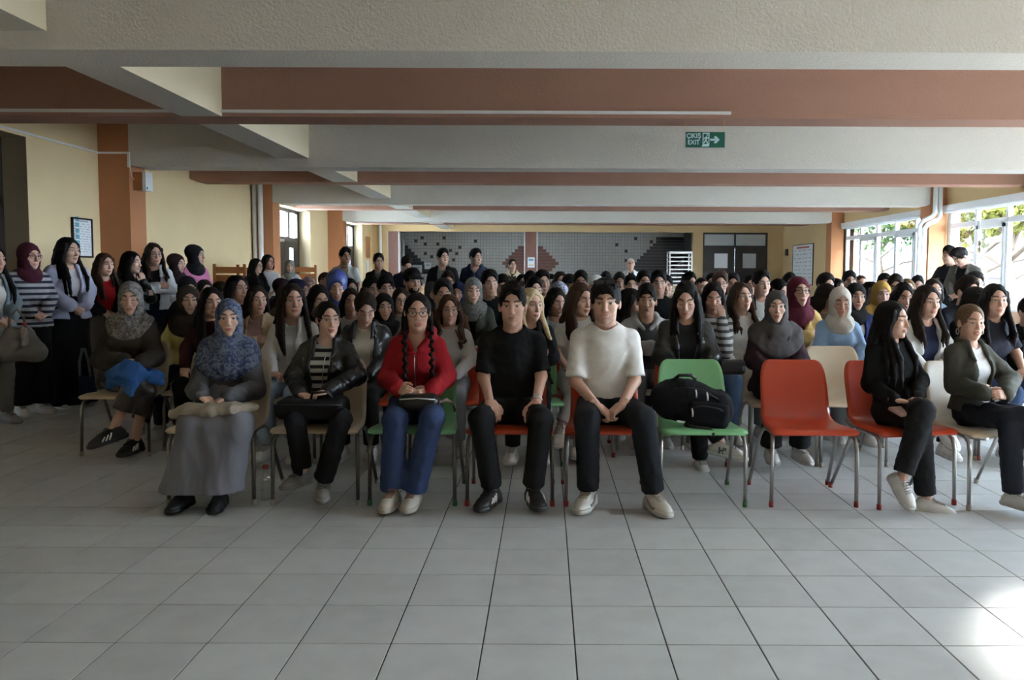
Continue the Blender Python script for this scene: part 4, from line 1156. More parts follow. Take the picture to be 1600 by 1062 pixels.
# ------------------------------------------------------------------ hair and head scarves, in head space
def wrap_me(lod, style='plain'):
    def make():
        f = Field((-.14, -.14, -.25), (.14, .18, .19), RVOX[lod])
        f.ell((0, .016, .030), (.0885, .112, .106), .03)
        f.ell((0, -.006, -.055), (.083, .088, .090), .05)
        f.cone((0, .012, -.09), (0, .02, -.20), .080, .092, .05)
        if style == 'bonnet': f.ell((0, .07, .045), (.085, .085, .085), .04)
        if style == 'tall': f.ell((0, .02, .075), (.088, .10, .09), .04)
        f.ripple(.0035, .055, 5, 2.0)
        f.ripple(.0018, .026, 9, 1.4)
        f.cut_ell((0, -.152, -.018), (.0700, .114, .108), .008)
        return f.mesh('headscarf')
    return cached(('wrap', style, lod), make)
def hair_me(lod, style):
    def make():
        men = style in ('short', 'quiff', 'curly', 'buzz', 'fringe', 'swept')
        f = Field((-.19, -.22, (-.16 if men else -.50)), (.19, .24, .22), RVOX[lod])
        x, y, z = f.grid()
        if men:
            t = {'short': .013, 'quiff': .013, 'curly': .018, 'buzz': .006, 'fringe': .016, 'swept': .014}[style]
            f.ell((0, .016, .032), (.076 + t * .8, .097 + t, .089 + t), .02)
            if style in ('quiff', 'swept', 'fringe', 'curly', 'short'):
                hh = {'quiff': .046, 'swept': .040, 'fringe': .044, 'curly': .050, 'short': .032}[style]
                f.ell((0.008 if style == 'swept' else 0, -.012, .085), (.070, .086, .030 + hh), .03)
            if style == 'quiff': f.cone((-.035, -.072, .098), (.04, -.070, .105), .024, .028, .025)
            f.cut_ell((0, -.150, -.040), (.0740, .124, .152 if style != 'fringe' else .136), .007)
            if style == 'fringe': f.chain([A(-.045, -.074, .078), A(-.01, -.090, .074), A(.03, -.086, .078), A(.052, -.066, .084)], [.013, .014, .014, .013], .014)
            # sides end in front of the ear and at the nape
            f.keep(lambda x, y, z: np.minimum(-(z + .008 + np.clip(y - .03, 0, 1) * .9), .3) * 1.0, .01)
            f.cut_ell((.085, .010, -.012), (.022, .020, .030), .006); f.cut_ell((-.085, .010, -.012), (.022, .020, .030), .006)
            if style != 'buzz':        # tufts
                rnd = random.Random(style)
                for i in range(90 if lod == 0 else 46 if lod == 1 else 24):
                    th = rnd.uniform(-1.9, 1.9) - 1.57; ph = rnd.uniform(.35, 1.35)
                    dr = A(math.cos(th) * math.cos(ph), math.sin(th) * math.cos(ph), math.sin(ph))
                    p = A(0, .0, .055) + dr * A(.070, .085, .066)
                    if p[1] < -.045 and p[2] < .075: continue
                    fw_ = {'fringe': A(rnd.uniform(-.3, .3), -.9, -.25), 'quiff': A(.25, -.35, .9), 'swept': A(.7, -.45, .35)}.get(style, A(rnd.uniform(-.6, .6), rnd.uniform(-.7, .3), .5))
                    L = rnd.uniform(.022, .038) * (1.1 if style in ('quiff', 'curly') else 1)
                    f.cone(p, p + (dr * .55 + fw_ * .6) * L, .012, .0040, .005)
            am = .0060 if style == 'curly' else .0030
            f.ripple(am, .024 if style == 'curly' else .030, 3, 2.2)
            f.ripple(am * .7, .013 if lod == 0 else .02, 7, 1.5)
        else:
            t = .011 if style in ('pony', 'bun', 'braids') else .016
            f.ell((0, .016, .033), (.075 + t * .75, .097 + t, .089 + t), .02)
            f.cut_ell((0, -.150, -.030), (.0720, .114, .160), .008)
            f.keep(lambda x, y, z: -(z + .02 + np.clip(y - .0, 0, 1) * .8), .012)
            # centre or side parting
            px = 0.0 if style not in ('side', 'wavy') else .018
            f.cut(lambda x, y, z: np.sqrt((x - px) ** 2 + ((z - .140) * .8) ** 2 + (np.maximum(y - .03, 0)) ** 2) - .010, (-.03, -.13, .11), (.05, .05, .16), .010)
            if style in ('long', 'side', 'wavy', 'straight', 'back', 'bob'):
                L = {'long': .40, 'side': .36, 'wavy': .33, 'straight': .46, 'back': .20, 'bob': .20}[style]
                wv = .012 if style == 'wavy' else .003
                rnd = random.Random(style); fr = 1.0 if style in ('long', 'straight', 'wavy', 'side') else 0.0
                for sx in (-1, 1):
                    n_ = 6
                    for i in range(n_):
                        q = i / (n_ - 1)                      # 0 at the back .. 1 framing the face
                        a0 = A(sx * (.035 + .035 * q), .075 - .115 * q, .075 - .012 * q)
                        a1 = A(sx * (.072 + .012 * math.sin(q * 3.1)), .075 - .112 * q, .0)
                        a2 = A(sx * (.082 + .012 * math.sin(q * 3.1) + wv), .080 - .105 * q, -.085)
                        P, R = [a0, a1, a2], [.018, .021, .022]
                        l_ = L * rnd.uniform(.88, 1.04)
                        if L > .25:
                            yf = (.10 - (.20 if q > .45 else .03) * fr * q)
                            P += [A(sx * (.092 + .022 * math.sin(q * 3.1) - wv), yf * .8, -.165), A(sx * (.095 + .018 * math.sin(q * 3.1) + wv), yf - .028 * fr * q, -.245), A(sx * (.092 - wv + .006 * rnd.uniform(-1, 1)), yf - .045 * fr * q, -l_ + .06), A(sx * (.086 + .01 * rnd.uniform(-1, 1)), yf - .05 * fr * q, -l_)]
                            R += [.022, .021, .016, .005]
                        else:
                            P += [A(sx * (.078 + .01 * math.sin(q * 3.1)), .082 - .090 * q * (1 if style == 'bob' else .5), -.15), A(sx * .070, .085 - .08 * q * (1 if style == 'bob' else .2), -l_)]
                            R += [.022, .008]
                        f.chain(P, R, .010)
                Lb = min(L + .02, .42)
                f.chain([A(0, .075, .0), A(0, .088, -.11), A(0, .105, -.22), A(0, .110, -Lb)], [.070, .080, .076, .050], .012, (.85, 1.3, 1))
            if style in ('pony', 'bun', 'braids'):
                f.ell((0, .03, .02), (.083, .10, .092), .02)
                f.cut_ell((.082, .006, -.016), (.02, .022, .034), .006); f.cut_ell((-.082, .006, -.016), (.02, .022, .034), .006)
                f.keep(lambda x, y, z: -(z + .055 + np.clip(y, -.05, 1) * .6), .01)
            if style == 'pony': f.chain([A(0, .11, .03), A(0.03, .155, .0), A(.06, .15, -.10), A(.07, .12, -.20)], [.025, .032, .034, .012], .02)
            if style == 'bun': f.ell((0, .10, .085), (.042, .042, .038), .01)
            if style == 'braids':
                for sx in (-1, 1):
                    f.cone((sx * .075, .02, -.01), (sx * .080, -.02, -.10), .022, .020, .02)
                    for i in range(13):
                        t_ = i / 12; p = A(sx * (.080 + .006 * (1 if i % 2 else -1)), -.020 - .155 * min(1, t_ * 1.8), -.10 - .30 * t_)
                        f.ell(p, (.0200 - .006 * t_, .017, .018), .012)
            f.ripple(.0030 if style != 'wavy' else .0055, .030 if style != 'wavy' else .05, 4, 1.2, flat=.25)
            f.ripple(.0016, .013 if lod == 0 else .02, 8, .8, flat=.12)
        return f.mesh('hair')
    return cached(('hair', style, lod), make)

# ------------------------------------------------------------------ shoes: ankle at the origin, sole 9.5 cm below, toe along -y
def shoe_parts(lod, style):
    def make():
        v = (.0062, .010, .014)[lod]
        f = Field((-.065, -.235, -.10), (.065, .11, .05), v)
        f.chain([A(0, .035, -.055), A(0, -.06, -.055), A(0, -.135, -.067), A(0, -.170, -.070)], [.040, .043, .041, .032], .03, (1, 1, 1.15))
        f.cone((0, .03, -.05), (0, .012, .0), .042, .040, .03)
        f.cone((0, -.03, -.03), (0, -.11, -.052), .032, .030, .03)
        f.keep(lambda x, y, z: -(z + .078), .004)
        f.cut_ell((0, .012, .035), (.033, .042, .045), .006)
        up = f.mesh('shoe')
        g = Field((-.07, -.24, -.11), (.07, .11, -.04), v)
        g.chain([A(0, .045, -.075), A(0, -.06, -.075), A(0, -.135, -.075), A(0, -.172, -.075)], [.047, .047, .0505, .041], .03)
        g.keep(lambda x, y, z: np.maximum(-(z + .095), (z + .062)), .005)
        sole = g.mesh('sole')
        U = np.empty(len(up.vertices) * 3, np.float32); up.vertices.foreach_get('co', U); U = U.reshape(-1, 3)
        CACHE['shoe_surface'] = U
        def zs(x, y):
            q = U[np.hypot(U[:, 0] - x, U[:, 1] - y) < max(.009, v)]
            return float(q[:, 2].max()) if len(q) else -.03
        lc = MB()
        for i in range(5):
            y = -.045 - i * .017; z = -.006 - i * .0088
            lc.tube([(x_, y + .004 * (1 if x_ > 0 else -1), zs(x_, y) + .0012) for x_ in (-.027, -.018, -.009, 0, .009, .018, .027)], .0040, 5)
        zt = zs(0, -.045) + .004; lc.tube([(-.004, -.042, zt), (-.020, -.050, zt + .008), (-.032, -.064, zt - .012)], .0034, 5).tube([(.004, -.042, zt), (.020, -.050, zt + .008), (.032, -.064, zt - .012)], .0034, 5)
        return up, sole, lc.mesh('laces')
    return cached(('shoe', style, lod), make)
def side_pt(sx, y, z):
    U = CACHE['shoe_surface']; q = U[(np.hypot(U[:, 1] - y, U[:, 2] - z) < .011) & (U[:, 0] * sx > 0)]
    return (sx * (float(np.abs(q[:, 0]).max()) if len(q) else .042), y, z)
def trefoil_stripes(sx):
    def make():
        m = MB()
        for i in range(3):
            y = -.030 - i * .026; dz = -.007 * i
            m.tube([side_pt(sx, y - .028 * q, -.016 + dz - (.046 + dz) * q) for q in (0, .25, .5, .75, 1)], .0055, 6)
        return m.mesh('stripes')
    return cached(('stripes', sx), make)
def swoosh(sx):
    def make():
        m = MB()
        m.tube([side_pt(sx, y, z) for y, z in ((-.115, -.050), (-.105, -.060), (-.085, -.060), (-.06, -.052), (-.03, -.038), (.0, -.026), (.03, -.016))], [.004, .008, .010, .009, .007, .005, .002], 6)
        return m.mesh('side_mark')
    return cached(('swoosh', sx), make)

def glasses_me(round_=True):
    def make():
        m = MB()
        for sx in (-1, 1):
            n = 18
            m.tube([(sx * .032 + .023 * math.cos(2 * math.pi * i / n), -.106 + .010 * abs(math.cos(2 * math.pi * i / n)) * (1 if sx * math.cos(2 * math.pi * i / n) > 0 else 0), .004 + .020 * math.sin(2 * math.pi * i / n)) for i in range(n)], .0019, 6, True)
            m.tube([(sx * .056, -.097, .010), (sx * .074, -.07, .012), (sx * .080, .0, .012), (sx * .080, .02, .0)], .0019, 6)
        m.tube([(-.009, -.107, .008), (0, -.112, .011), (.009, -.107, .008)], .0019, 6)
        return m.mesh('glasses')
    return cached(('glasses', round_), make)
# ================================================================== people
PEOPLE = []
HS = 1.075
LIPS = {'f': (.36, .10, .09), 'm': (.36, .17, .14)}
def Rh(yaw, pitch, roll=0.0):
    """head turn: yaw>0 to picture right, pitch>0 looking down"""
    return Matrix.Rotation(rad(yaw), 3, 'Z') @ Matrix.Rotation(rad(pitch), 3, 'X') @ Matrix.Rotation(rad(roll), 3, 'Y')
SKIN = {'a': (.60, .38, .29), 'b': (.53, .32, .235), 'c': (.44, .255, .175), 'd': (.33, .18, .12)}
HAIRC = {'k': (.010, .008, .0075), 'd': (.022, .014, .010), 'b': (.055, .030, .018), 'l': (.14, .085, .045), 'blond': (.62, .50, .30), 'w': (.55, .53, .50)}
def lap_root(px, Y): return at(px, 430, Y).x

def person(px, ytop, Y, label, g='f', lod=2, hair='long', hc='k', skin='b', yaw=0, pitch=4, roll=0, turn=0.0, top='sweater', tc=(.02, .02, .02), ic=(.6, .6, .6), tm=None,
           pants=(.012, .012, .014), pm='cloth', arms=None, legs='plain', pose='sit', scarf=None, sc=(.1, .1, .1), sm='cloth', acc=(.4, .4, .4), shoe=(.55, .53, .50), extras=(),
           closed=False, smile=0.0, group=None, topargs=None, pantargs=None, ov=None, skirt=False, lean=0.0, chairc=None, X=None, fw=1.0, s=None, drape=None, shoes=True, opx=None, seat_px=None, lace=None):
    fem = g == 'f'
    ov = ov or {}
    if arms is None: arms = ('lap', 'knees', 'lap', 'fold')[len(PEOPLE) % 4] if pose == 'sit' else 'front'
    S = skeleton(pose, fem, arms, legs, lean, **ov)
    okey = tuple(sorted((k, tuple(np.round(np.ravel(v), 3)) if not isinstance(v, str) else v) for k, v in ov.items()))
    key = (pose, fem, arms, legs, lean) + okey
    # size from the height of the top of the head in the picture
    top_h = at(px, ytop, Y).z
    extra = .132 if not scarf else .140
    nominal = S['hd'][2] + extra * math.cos(rad(pitch)) * 1.0 - max(0, pitch) * .0006
    grounded = pose != 'sit' or (Y > 6.7 and opx is None)
    if s is None:
        s = top_h / nominal if grounded else (top_h - .455) / (nominal - .455)
    s = min(max(s, .80), 1.16)
    z0 = 0.0 if grounded else .455 * (1 - s)
    xh = at(px, ytop + 15, Y).x
    x = (xh if seat_px is None else at(seat_px, 640, Y).x) if X is None else X
    if opx or seat_px is not None:
        Tm = Matrix.Translation((x, Y, z0)) @ Matrix.Rotation(rad(turn), 4, 'Z') @ Matrix.Scale(s, 4)
        Ti = Tm.inverted()
        o2 = dict(ov)
        for k_, (qx, qy, dy) in (opx or {}).items():
            o2[k_] = tuple(Ti @ at(qx, qy, Y + dy))
        if seat_px is not None:
            h0 = Tm @ Vector(S['hd']); dl = Ti.to_3x3() @ Vector((xh - h0.x, 0, 0))
            for k_, w_ in (('hd', 1.0), ('nk', .85), ('ch', .6), ('wa', .25), ('shl', .75), ('shr', .75)):
                if k_ not in o2: o2[k_] = tuple(S[k_] + np.array(dl) * w_)
        ov = o2
        S = skeleton(pose, fem, arms, legs, 0, **ov)
        okey = tuple(sorted((k, tuple(np.round(np.ravel(v), 3)) if not isinstance(v, str) else v) for k, v in ov.items()))
        key = (pose, fem, arms, legs, lean) + okey
    root = empty('person', (x, Y, z0), rad(turn), s)
    tag(root, label, 'person', group)
    PEOPLE.append((root, S, s))
    # ---- body: limbs, hands, neck and head in one mesh
    bV, bF = body_np(S, lod, key)
    hV, hF, hC = head_np(lod, fem, closed, smile)
    # yaw is how the face is turned as seen by the photographer
    R = Rh(max(-78, min(78, yaw - math.degrees(math.atan((px - CX) / FPX)) - turn)), pitch, roll); Rn = np.array(R)
    piv = A(0, .012, -.075)
    hs = np.array([fw, 1, 1]) * HS
    HV = (hV * hs - piv) @ Rn.T + piv + S['hd']
    V = np.concatenate([bV, HV]); F = np.concatenate([bF, hF + len(bV)])
    me = mesh_np('body', V, F)
    at_ = me.color_attributes.new('face', 'FLOAT_COLOR', 'POINT')
    C = np.zeros((len(V), 4), np.float32); C[len(bV):] = hC
    at_.data.foreach_set('color', C.ravel())
    b = link('body', me, 'skin', root); tint(b, SKIN[skin] if isinstance(skin, str) else skin)
    hcol = HAIRC[hc] if isinstance(hc, str) else hc
    b['brow'] = [min(.2, c * 1.0 + .004) for c in hcol] if hc not in ('blond', 'w') else [.12, .08, .05]
    sk = SKIN[skin] if isinstance(skin, str) else skin
    b['lip'] = [sk[0] * .82, sk[1] * (.44 if fem else .62), sk[2] * (.46 if fem else .62)]
    HM = Matrix.Translation(Vector(S['hd'] + piv)) @ R.to_4x4() @ Matrix.Translation(-Vector(piv)) @ Matrix.Diagonal((fw * HS, HS, HS, 1))
    def headpart(name, me_, mat, col):
        o = link(name, me_, mat, root); o.matrix_local = HM; tint(o, col, mat); return o
    # ---- hair or scarf
    if scarf:
        o = headpart('headscarf', wrap_me(lod, scarf if scarf in ('plain', 'bonnet', 'tall') else 'plain'), sm, sc); o['accent'] = list(acc)
        if drape is not False:
            dr = link('scarf_drape', drape_me(S, lod, key + (str(drape), top), **{**dict(g=.048 if top in ('coat', 'jacket', 'leather') else .036), **(drape or {})}), sm, o); dr.matrix_parent_inverse = Matrix.Identity(4)
            dr.matrix_local = HM.inverted(); tint(dr, sc, sm); dr['accent'] = list(acc)
    elif hair:
        o = headpart('hair', hair_me(lod, hair), 'hair', hcol)
        if hair == 'bun' and lod < 2: pass
    # ---- top
    ta = dict(topargs or {})
    def garment(name, me_, mat, col):
        o = link(name, me_, mat, root); tint(o, col, mat); o['accent'] = list(acc); return o
    tk = key + (top, tuple(sorted((k, str(v)) for k, v in ta.items())))
    if top == 'tshirt':
        garment('t_shirt', top_me(S, lod, tk, **{**dict(g=.014, sleeve=.40, neck=.072, fold=.0048, lam=.10, hem=.56), **ta}), tm or 'cloth', tc)
    elif top in ('sweater', 'blouse'):
        garment('sweater' if top == 'sweater' else 'blouse', top_me(S, lod, tk, **{**dict(g=.018, neck=.073, fold=.0050, hem=.56), **ta}), tm or 'knit', tc)
    elif top in ('jacket', 'leather', 'hoodie', 'shirt', 'coat', 'zip'):
        if top == 'zip':
            garment('hooded_jacket', top_me(S, lod, tk, **{**dict(g=.026, neck=.075, neckdrop=.05, fold=.0065, hood=True, hem=.56, cuff=.004), **ta}), tm or 'cloth', tc)
        else:
            garment('t_shirt', top_me(S, lod, key + ('inner',), g=.004, sleeve=.3, neck=.075, neckdrop=.012, fold=.002, hem=.57), 'cloth_striped' if 'striped_inner' in extras else 'cloth', ic)
            nm = {'jacket': 'jacket', 'leather': 'leather_jacket', 'hoodie': 'hooded_jacket', 'shirt': 'shirt', 'coat': 'coat'}[top]
            dft = dict(g=.026, neck=.085, neckdrop=.02, fold=.0055, open_=(.075, .05), collar=.088, hem=.55)
            if top == 'leather': dft.update(g=.028, open_=(.085, .028), collar=.092, fold=.0070, lam=.07)
            if top == 'hoodie': dft.update(hood=True, collar=None, open_=(.08, .07), fold=.006)
            if top == 'shirt': dft.update(g=.016, open_=(.055, .0), collar=.078, hem=.57, neck=.078)
            if top == 'coat': dft.update(g=.032, hem=.50, open_=(.05, .005))
            garment(nm, top_me(S, lod, tk, **{**dft, **ta}), tm or {'leather': 'leather'}.get(top, 'cloth'), tc)
    # ---- fastenings follow the front of the garment
    gm = [c for c in root.children if c.name.split('.')[0] in ('leather_jacket', 'hooded_jacket', 't_shirt', 'jacket', 'sweater')]
    if gm and lod < 2 and (top in ('leather', 'zip') or 'print' in extras or 'piping' in extras or 'varsity' in extras):
        co = np.empty(len(gm[-1].data.vertices) * 3, np.float32); gm[-1].data.vertices.foreach_get('co', co); co = co.reshape(-1, 3)
        def front(xx, zz):
            q = co[(np.abs(co[:, 0] - xx) < .022) & (np.abs(co[:, 2] - zz) < .022) & (co[:, 1] < .03)]
            return None if len(q) == 0 else float(q[:, 1].min())
        def seam(pts, r, name, mat, col):
            P = [(x_, front(x_, z_), z_) for x_, z_ in pts]; P = [(x_, y_ - r * .6, z_) for x_, y_, z_ in P if y_ is not None]
            if len(P) > 2:
                o_ = MB().tube(P, r, 6).build(name, mat, gm[-1]); tint(o_, col, mat)
        z1 = S['nk'][2] - .07; z2 = .60 if pose == 'sit' else 1.0
        if top == 'zip':
            seam([(S['nk'][0], z1 - .06 - i * (z1 - .06 - z2) / 10) for i in range(11)], .0045, 'zip', 'metal_tint', (.35, .30, .28))
            for q in (-1, 1): seam([(q * .045, z1 - .03 - i * .02) for i in range(8)], .0035, 'drawstring', 'cloth', tuple(c * .7 for c in tc))
        if top == 'leather':
            for q in (-1, 1): seam([(q * (.088 - .055 * i / 10), z1 - .03 - i * (z1 - .03 - z2) / 10) for i in range(11)], .0035, 'zip', 'metal_tint', (.40, .40, .40))
            seam([(.12, z1 - .05 - i * .02) for i in range(6)], .003, 'pocket_zip', 'metal_tint', (.40, .40, .40))
        if 'piping' in extras:
            for q in (-1, 1): seam([(q * (.060 + .010 * i), S['nk'][2] - .02 - .022 * i) for i in range(8)], .006, 'piping', 'cloth', (.32, .02, .03))
        if 'varsity' in extras:
            for q in (-1, 1):
                for w_ in (0, .016): seam([(q * (.052 + w_ + .006 * i), S['nk'][2] + .03 - .02 * i) for i in range(7)], .0045, 'collar_stripe', 'cloth', (.65, .65, .63))
        if 'print' in extras:
            for j in range(3): seam([(-.085 + .017 * i, S['ch'][2] + .03 - .035 * j + .008 * math.sin(i * 2.4 + j)) for i in range(11)], .0055, 'lettering', 'cloth', (.45, .05, .10))
    # ---- below the waist
    if skirt:
        garment('skirt', skirt_me(S, lod, key, **(pantargs or {})), pm, pants)
    else:
        garment('trousers', pants_me(S, lod, key + (str(pantargs),), **(pantargs or {})), pm, pants)
    if shoes:
        if shoe == 'stripe': scol, sole = (.016, .014, .014), (.030, .028, .028)
        else: scol = shoe; sole = tuple(c * .9 for c in shoe)
        um, sm_, lm = shoe_parts(lod, 'sneaker')
        for n, sx in (('l', -1), ('r', 1)):
            d = Vector(S['toe' + n]).normalized()
            rot = Vector((0, -1, 0)).rotation_difference(Vector((d.x, d.y, 0)).normalized()).to_matrix() @ Matrix.Rotation(math.asin(max(-1, min(1, -d.z))), 3, 'X')
            so = link('shoe', um, 'shoe_leather', root); tint(so, scol)
            so.matrix_local = Matrix.Translation(Vector(S['an' + n])) @ rot.to_4x4()
            tint(link('sole', sm_, 'shoe_leather', so), sole)
            if lod < 2: tint(link('laces', lm, 'shoe_leather', so), lace or tuple(min(.75, c * .62 + .004) for c in scol))
            if shoe == 'stripe':
                for q in (-1, 1): tint(link('stripes', trefoil_stripes(q), 'shoe_leather', so), (.72, .70, .66))
            if 'swoosh' in extras:
                for q in (-1, 1): tint(link('side_mark', swoosh(q), 'shoe_leather', so), (.24, .24, .25))
            if 'hi' in extras and n == 'r':
                t = link('lettering', text_mesh('HI', .062, depth=.002, bold=.003), 'ink', so)
                t.matrix_local = Matrix.Translation((-.0475, -.035, -.048)) @ Matrix.Rotation(rad(-90), 4, 'Z') @ Matrix.Rotation(rad(90), 4, 'X')
    if 'glasses' in extras or 'glasses_dark' in extras:
        headpart('glasses', glasses_me(), 'metal_tint', (.35, .25, .20) if 'glasses' in extras else (.012, .010, .010))
    if 'shades' in extras:
        o = headpart('sunglasses', cached(('shades',), lambda: MB().box((-.06, -.012, -.018), (-.006, .012, .018)).box((.006, -.012, -.018), (.06, .012, .018)).box((-.07, -.01, .012), (.07, .01, .018)).mesh('sunglasses')), 'plastic', (.01, .01, .012))
        o.matrix_local = HM @ Matrix.Translation((0, -.070, .122)) @ Matrix.Rotation(rad(-50), 4, 'X') @ Matrix.Scale(.9, 4)
    if 'earring' in extras:
        for sx in (-1, 1):
            e = MB().tube([(sx * .084, .004 + .019 * math.cos(t * .5236), -.062 + .021 * math.sin(t * .5236)) for t in range(12)], .0032, 6, True)
            headpart('earring', e.mesh('earring'), 'metal_tint', (.45, .40, .32))
    if 'cap' in extras:
        f = Field((-.13, -.22, .0), (.13, .15, .2), RVOX[lod])
        f.ell((0, .014, .045), (.092, .112, .100), .01); f.keep(lambda x, y, z: .042 - z - (y < -2), .006)
        f.cone((0, -.10, .052), (0, -.165, .044), .075, .055, .01, (1, 1, 7))
        headpart('cap', f.mesh('cap'), 'cloth', (.014, .014, .016) if 'whitecap' not in extras else (.7, .7, .68))
    if 'watch' in extras:
        w = S['wrr']; u = (S['wrr'] - S['elr']); u /= np.linalg.norm(u)
        ez = np.array([0, 0, 1.0]); ez = ez - u * (ez @ u); ez /= np.linalg.norm(ez); ex = np.cross(u, ez); c = w - u * .03
        m = MB()
        m.tube([tuple(c + ex * .034 * math.cos(t * .5236) + ez * .030 * math.sin(t * .5236)) for t in range(12)], .006, 6, True)
        m.tube([tuple(c + ez * .028), tuple(c + ez * .042)], .020, 14)
        o = m.build('watch', 'metal_tint', root); tint(o, (.55, .54, .52))
    if 'beard' in extras or 'stubble' in extras:
        def mk():
            f = Field((-.09, -.13, -.14), (.09, .05, .02), RVOX[lod] * .8)
            f.ell((0, -.028, -.032), (.0635, .0685, .0925), .03); f.ell((0, -.040, -.074), (.0515, .049, .043), .02); f.ell((0, -.081, -.101), (.018, .016, .016), .02)
            f.keep(lambda x, y, z: z + .042 - np.clip(np.abs(x) - .045, 0, 1) * 3.0, .004)
            f.cut_ell((0, -.115, -.064), (.026, .04, .013), .004); f.cut_ell((0, -.10, -.03), (.035, .05, .022), .01)
            f.ripple(.0016, .015, 3)
            return f.mesh('beard')
        headpart('beard', cached(('beard', lod), mk), 'hair' if 'beard' in extras else 'cloth', tuple(c * 1.2 + .01 for c in hcol) if 'beard' in extras else tuple(c * .74 for c in sk))
    # ---- the chair
    if chairc is not None and pose == 'sit':
        pass
    return root, S, s
# ================================================================== moulded plastic chairs
def chair_meshes():
    prof = [(-.245, .425), (-.238, .447), (-.20, .458), (-.10, .450), (.02, .437), (.11, .437), (.165, .455), (.198, .505), (.218, .57), (.238, .65), (.258, .73), (.272, .79), (.276, .805)]
    wid = [.235, .250, .255, .250, .236, .222, .214, .210, .210, .208, .202, .180, .150]
    edge = [-.012, -.006, .0, .006, .012, .018, .024, .028, .028, .024, .018, .010, .004]
    # resample
    t = np.linspace(0, len(prof) - 1, 37); P = np.array(prof); ii = np.arange(len(prof))
    def sm(v):
        r = np.interp(t, ii, v)
        for _ in range(2): r[1:-1] = (r[:-2] + 2 * r[1:-1] + r[2:]) / 4
        return r
    py, pz, w, e = sm(P[:, 0]), sm(P[:, 1]), sm(np.array(wid)), sm(np.array(edge))
    nu = 17; u = np.linspace(-1, 1, nu)
    ty = np.gradient(py); tz = np.gradient(pz); L = np.hypot(ty, tz); ny, nz = -tz / L, ty / L      # normal to seat surface (up / forward)
    top = np.zeros((len(t), nu, 3)); bot = np.zeros_like(top)
    for i in range(len(t)):
        cur = np.abs(u) ** 2.6 * e[i]
        roll = -np.clip(np.abs(u) - .86, 0, 1) * .10 * (1 if i < 22 else .2)
        off = cur + roll
        top[i, :, 0] = u * w[i]; top[i, :, 1] = py[i] + ny[i] * off; top[i, :, 2] = pz[i] + nz[i] * off
        bot[i] = top[i]; bot[i, :, 1] -= ny[i] * .009; bot[i, :, 2] -= nz[i] * .009
    n = len(t)
    V = np.concatenate([top.reshape(-1, 3), bot.reshape(-1, 3)]); F = []
    N = n * nu
    for i in range(n - 1):
        for j in range(nu - 1):
            a = i * nu + j
            F.append((a, a + 1, a + nu + 1, a + nu)); F.append((N + a + nu, N + a + nu + 1, N + a + 1, N + a))
    for i in range(n - 1):
        a = i * nu; F.append((a + nu, N + a + nu, N + a, a)); b = a + nu - 1; F.append((b, N + b, N + b + nu, b + nu))
    for j in range(nu - 1):
        F.append((j, N + j, N + j + 1, j + 1)); a = (n - 1) * nu + j; F.append((a + 1, N + a + 1, N + a, a))
    shell = mesh_np('seat_shell', V, [f for f in F]); shell.materials.append(M('plastic'))
    out = {'shell': shell}
    for sx, nm in ((-1, 'l'), (1, 'r')):
        fr = MB().tube([(sx * .246, -.205, .03), (sx * .244, -.195, .33), (sx * .240, -.180, .385), (sx * .232, -.145, .412), (sx * .225, -.09, .418), (sx * .222, -.02, .418)], .0115, 9)
        re = MB().tube([(sx * .222, -.03, .418), (sx * .224, .03, .415), (sx * .230, .075, .395), (sx * .237, .105, .355), (sx * .250, .275, .03)], .0115, 9)
        out['f' + nm] = fr.mesh('leg'); out['r' + nm] = re.mesh('leg')
        out['cf' + nm] = MB().lathe([(.0135, 0), (.015, .004), (.0145, .032), (.012, .034)], 10, (sx * .246, -.206, 0)).mesh('leg_cap')
        out['cr' + nm] = MB().lathe([(.0135, 0), (.015, .004), (.0145, .032), (.012, .034)], 10, (sx * .2515, .285, 0)).mesh('leg_cap')
    br = MB()
    for y in (-.10, .03): br.tube([(-.225, y, .418), (-.10, y, .424), (.10, y, .424), (.225, y, .418)], .009, 8)
    out['bar'] = br.mesh('cross_bars')
    out['bar1'] = MB().tube([(-.225, -.10, .418), (-.10, -.10, .424), (.10, -.10, .424), (.225, -.10, .418)], .009, 8).mesh('cross_bar')
    out['bar2'] = MB().tube([(-.225, .04, .416), (-.10, .04, .420), (.10, .04, .420), (.225, .04, .416)], .009, 8).mesh('cross_bar')
    return out
CH = chair_meshes()
CHC = {'orange': (.56, .055, .014), 'green': (.20, .48, .22), 'beige': (.56, .45, .32), 'dark': (.03, .03, .035)}
CAPC = {'orange': (.30, .03, .02), 'green': (.03, .16, .06), 'beige': (.34, .30, .24), 'dark': (.02, .02, .02)}
def chair(X, Y, turn, col, label, metal='chrome', group='moulded plastic chairs'):
    r = empty('plastic_chair', (X, Y, 0), rad(turn)); tag(r, label, 'chair', group)
    tint(link('seat_shell', CH['shell'], None, r), CHC[col])
    for k in ('fl', 'fr', 'rl', 'rr'):
        lg = link('leg', CH[k], metal, r); tint(lg, (1, 1, 1), metal)
        tint(link('leg_cap', CH['c' + k], 'plastic', lg), CAPC[col], 'plastic')
    for k in ('bar1', 'bar2'): tint(link('cross_bar', CH[k], metal, r), (1, 1, 1), metal)
    return r
# ================================================================== the listeners
BLK = (.006, .006, .0065); NAVY = (.014, .018, .038); WHT = (.66, .65, .63); GRY = (.16, .16, .165); JEAN = (.035, .060, .125); LJEAN = (.26, .33, .42)
FY = 4.76       # front row
R2 = 5.72       # second row
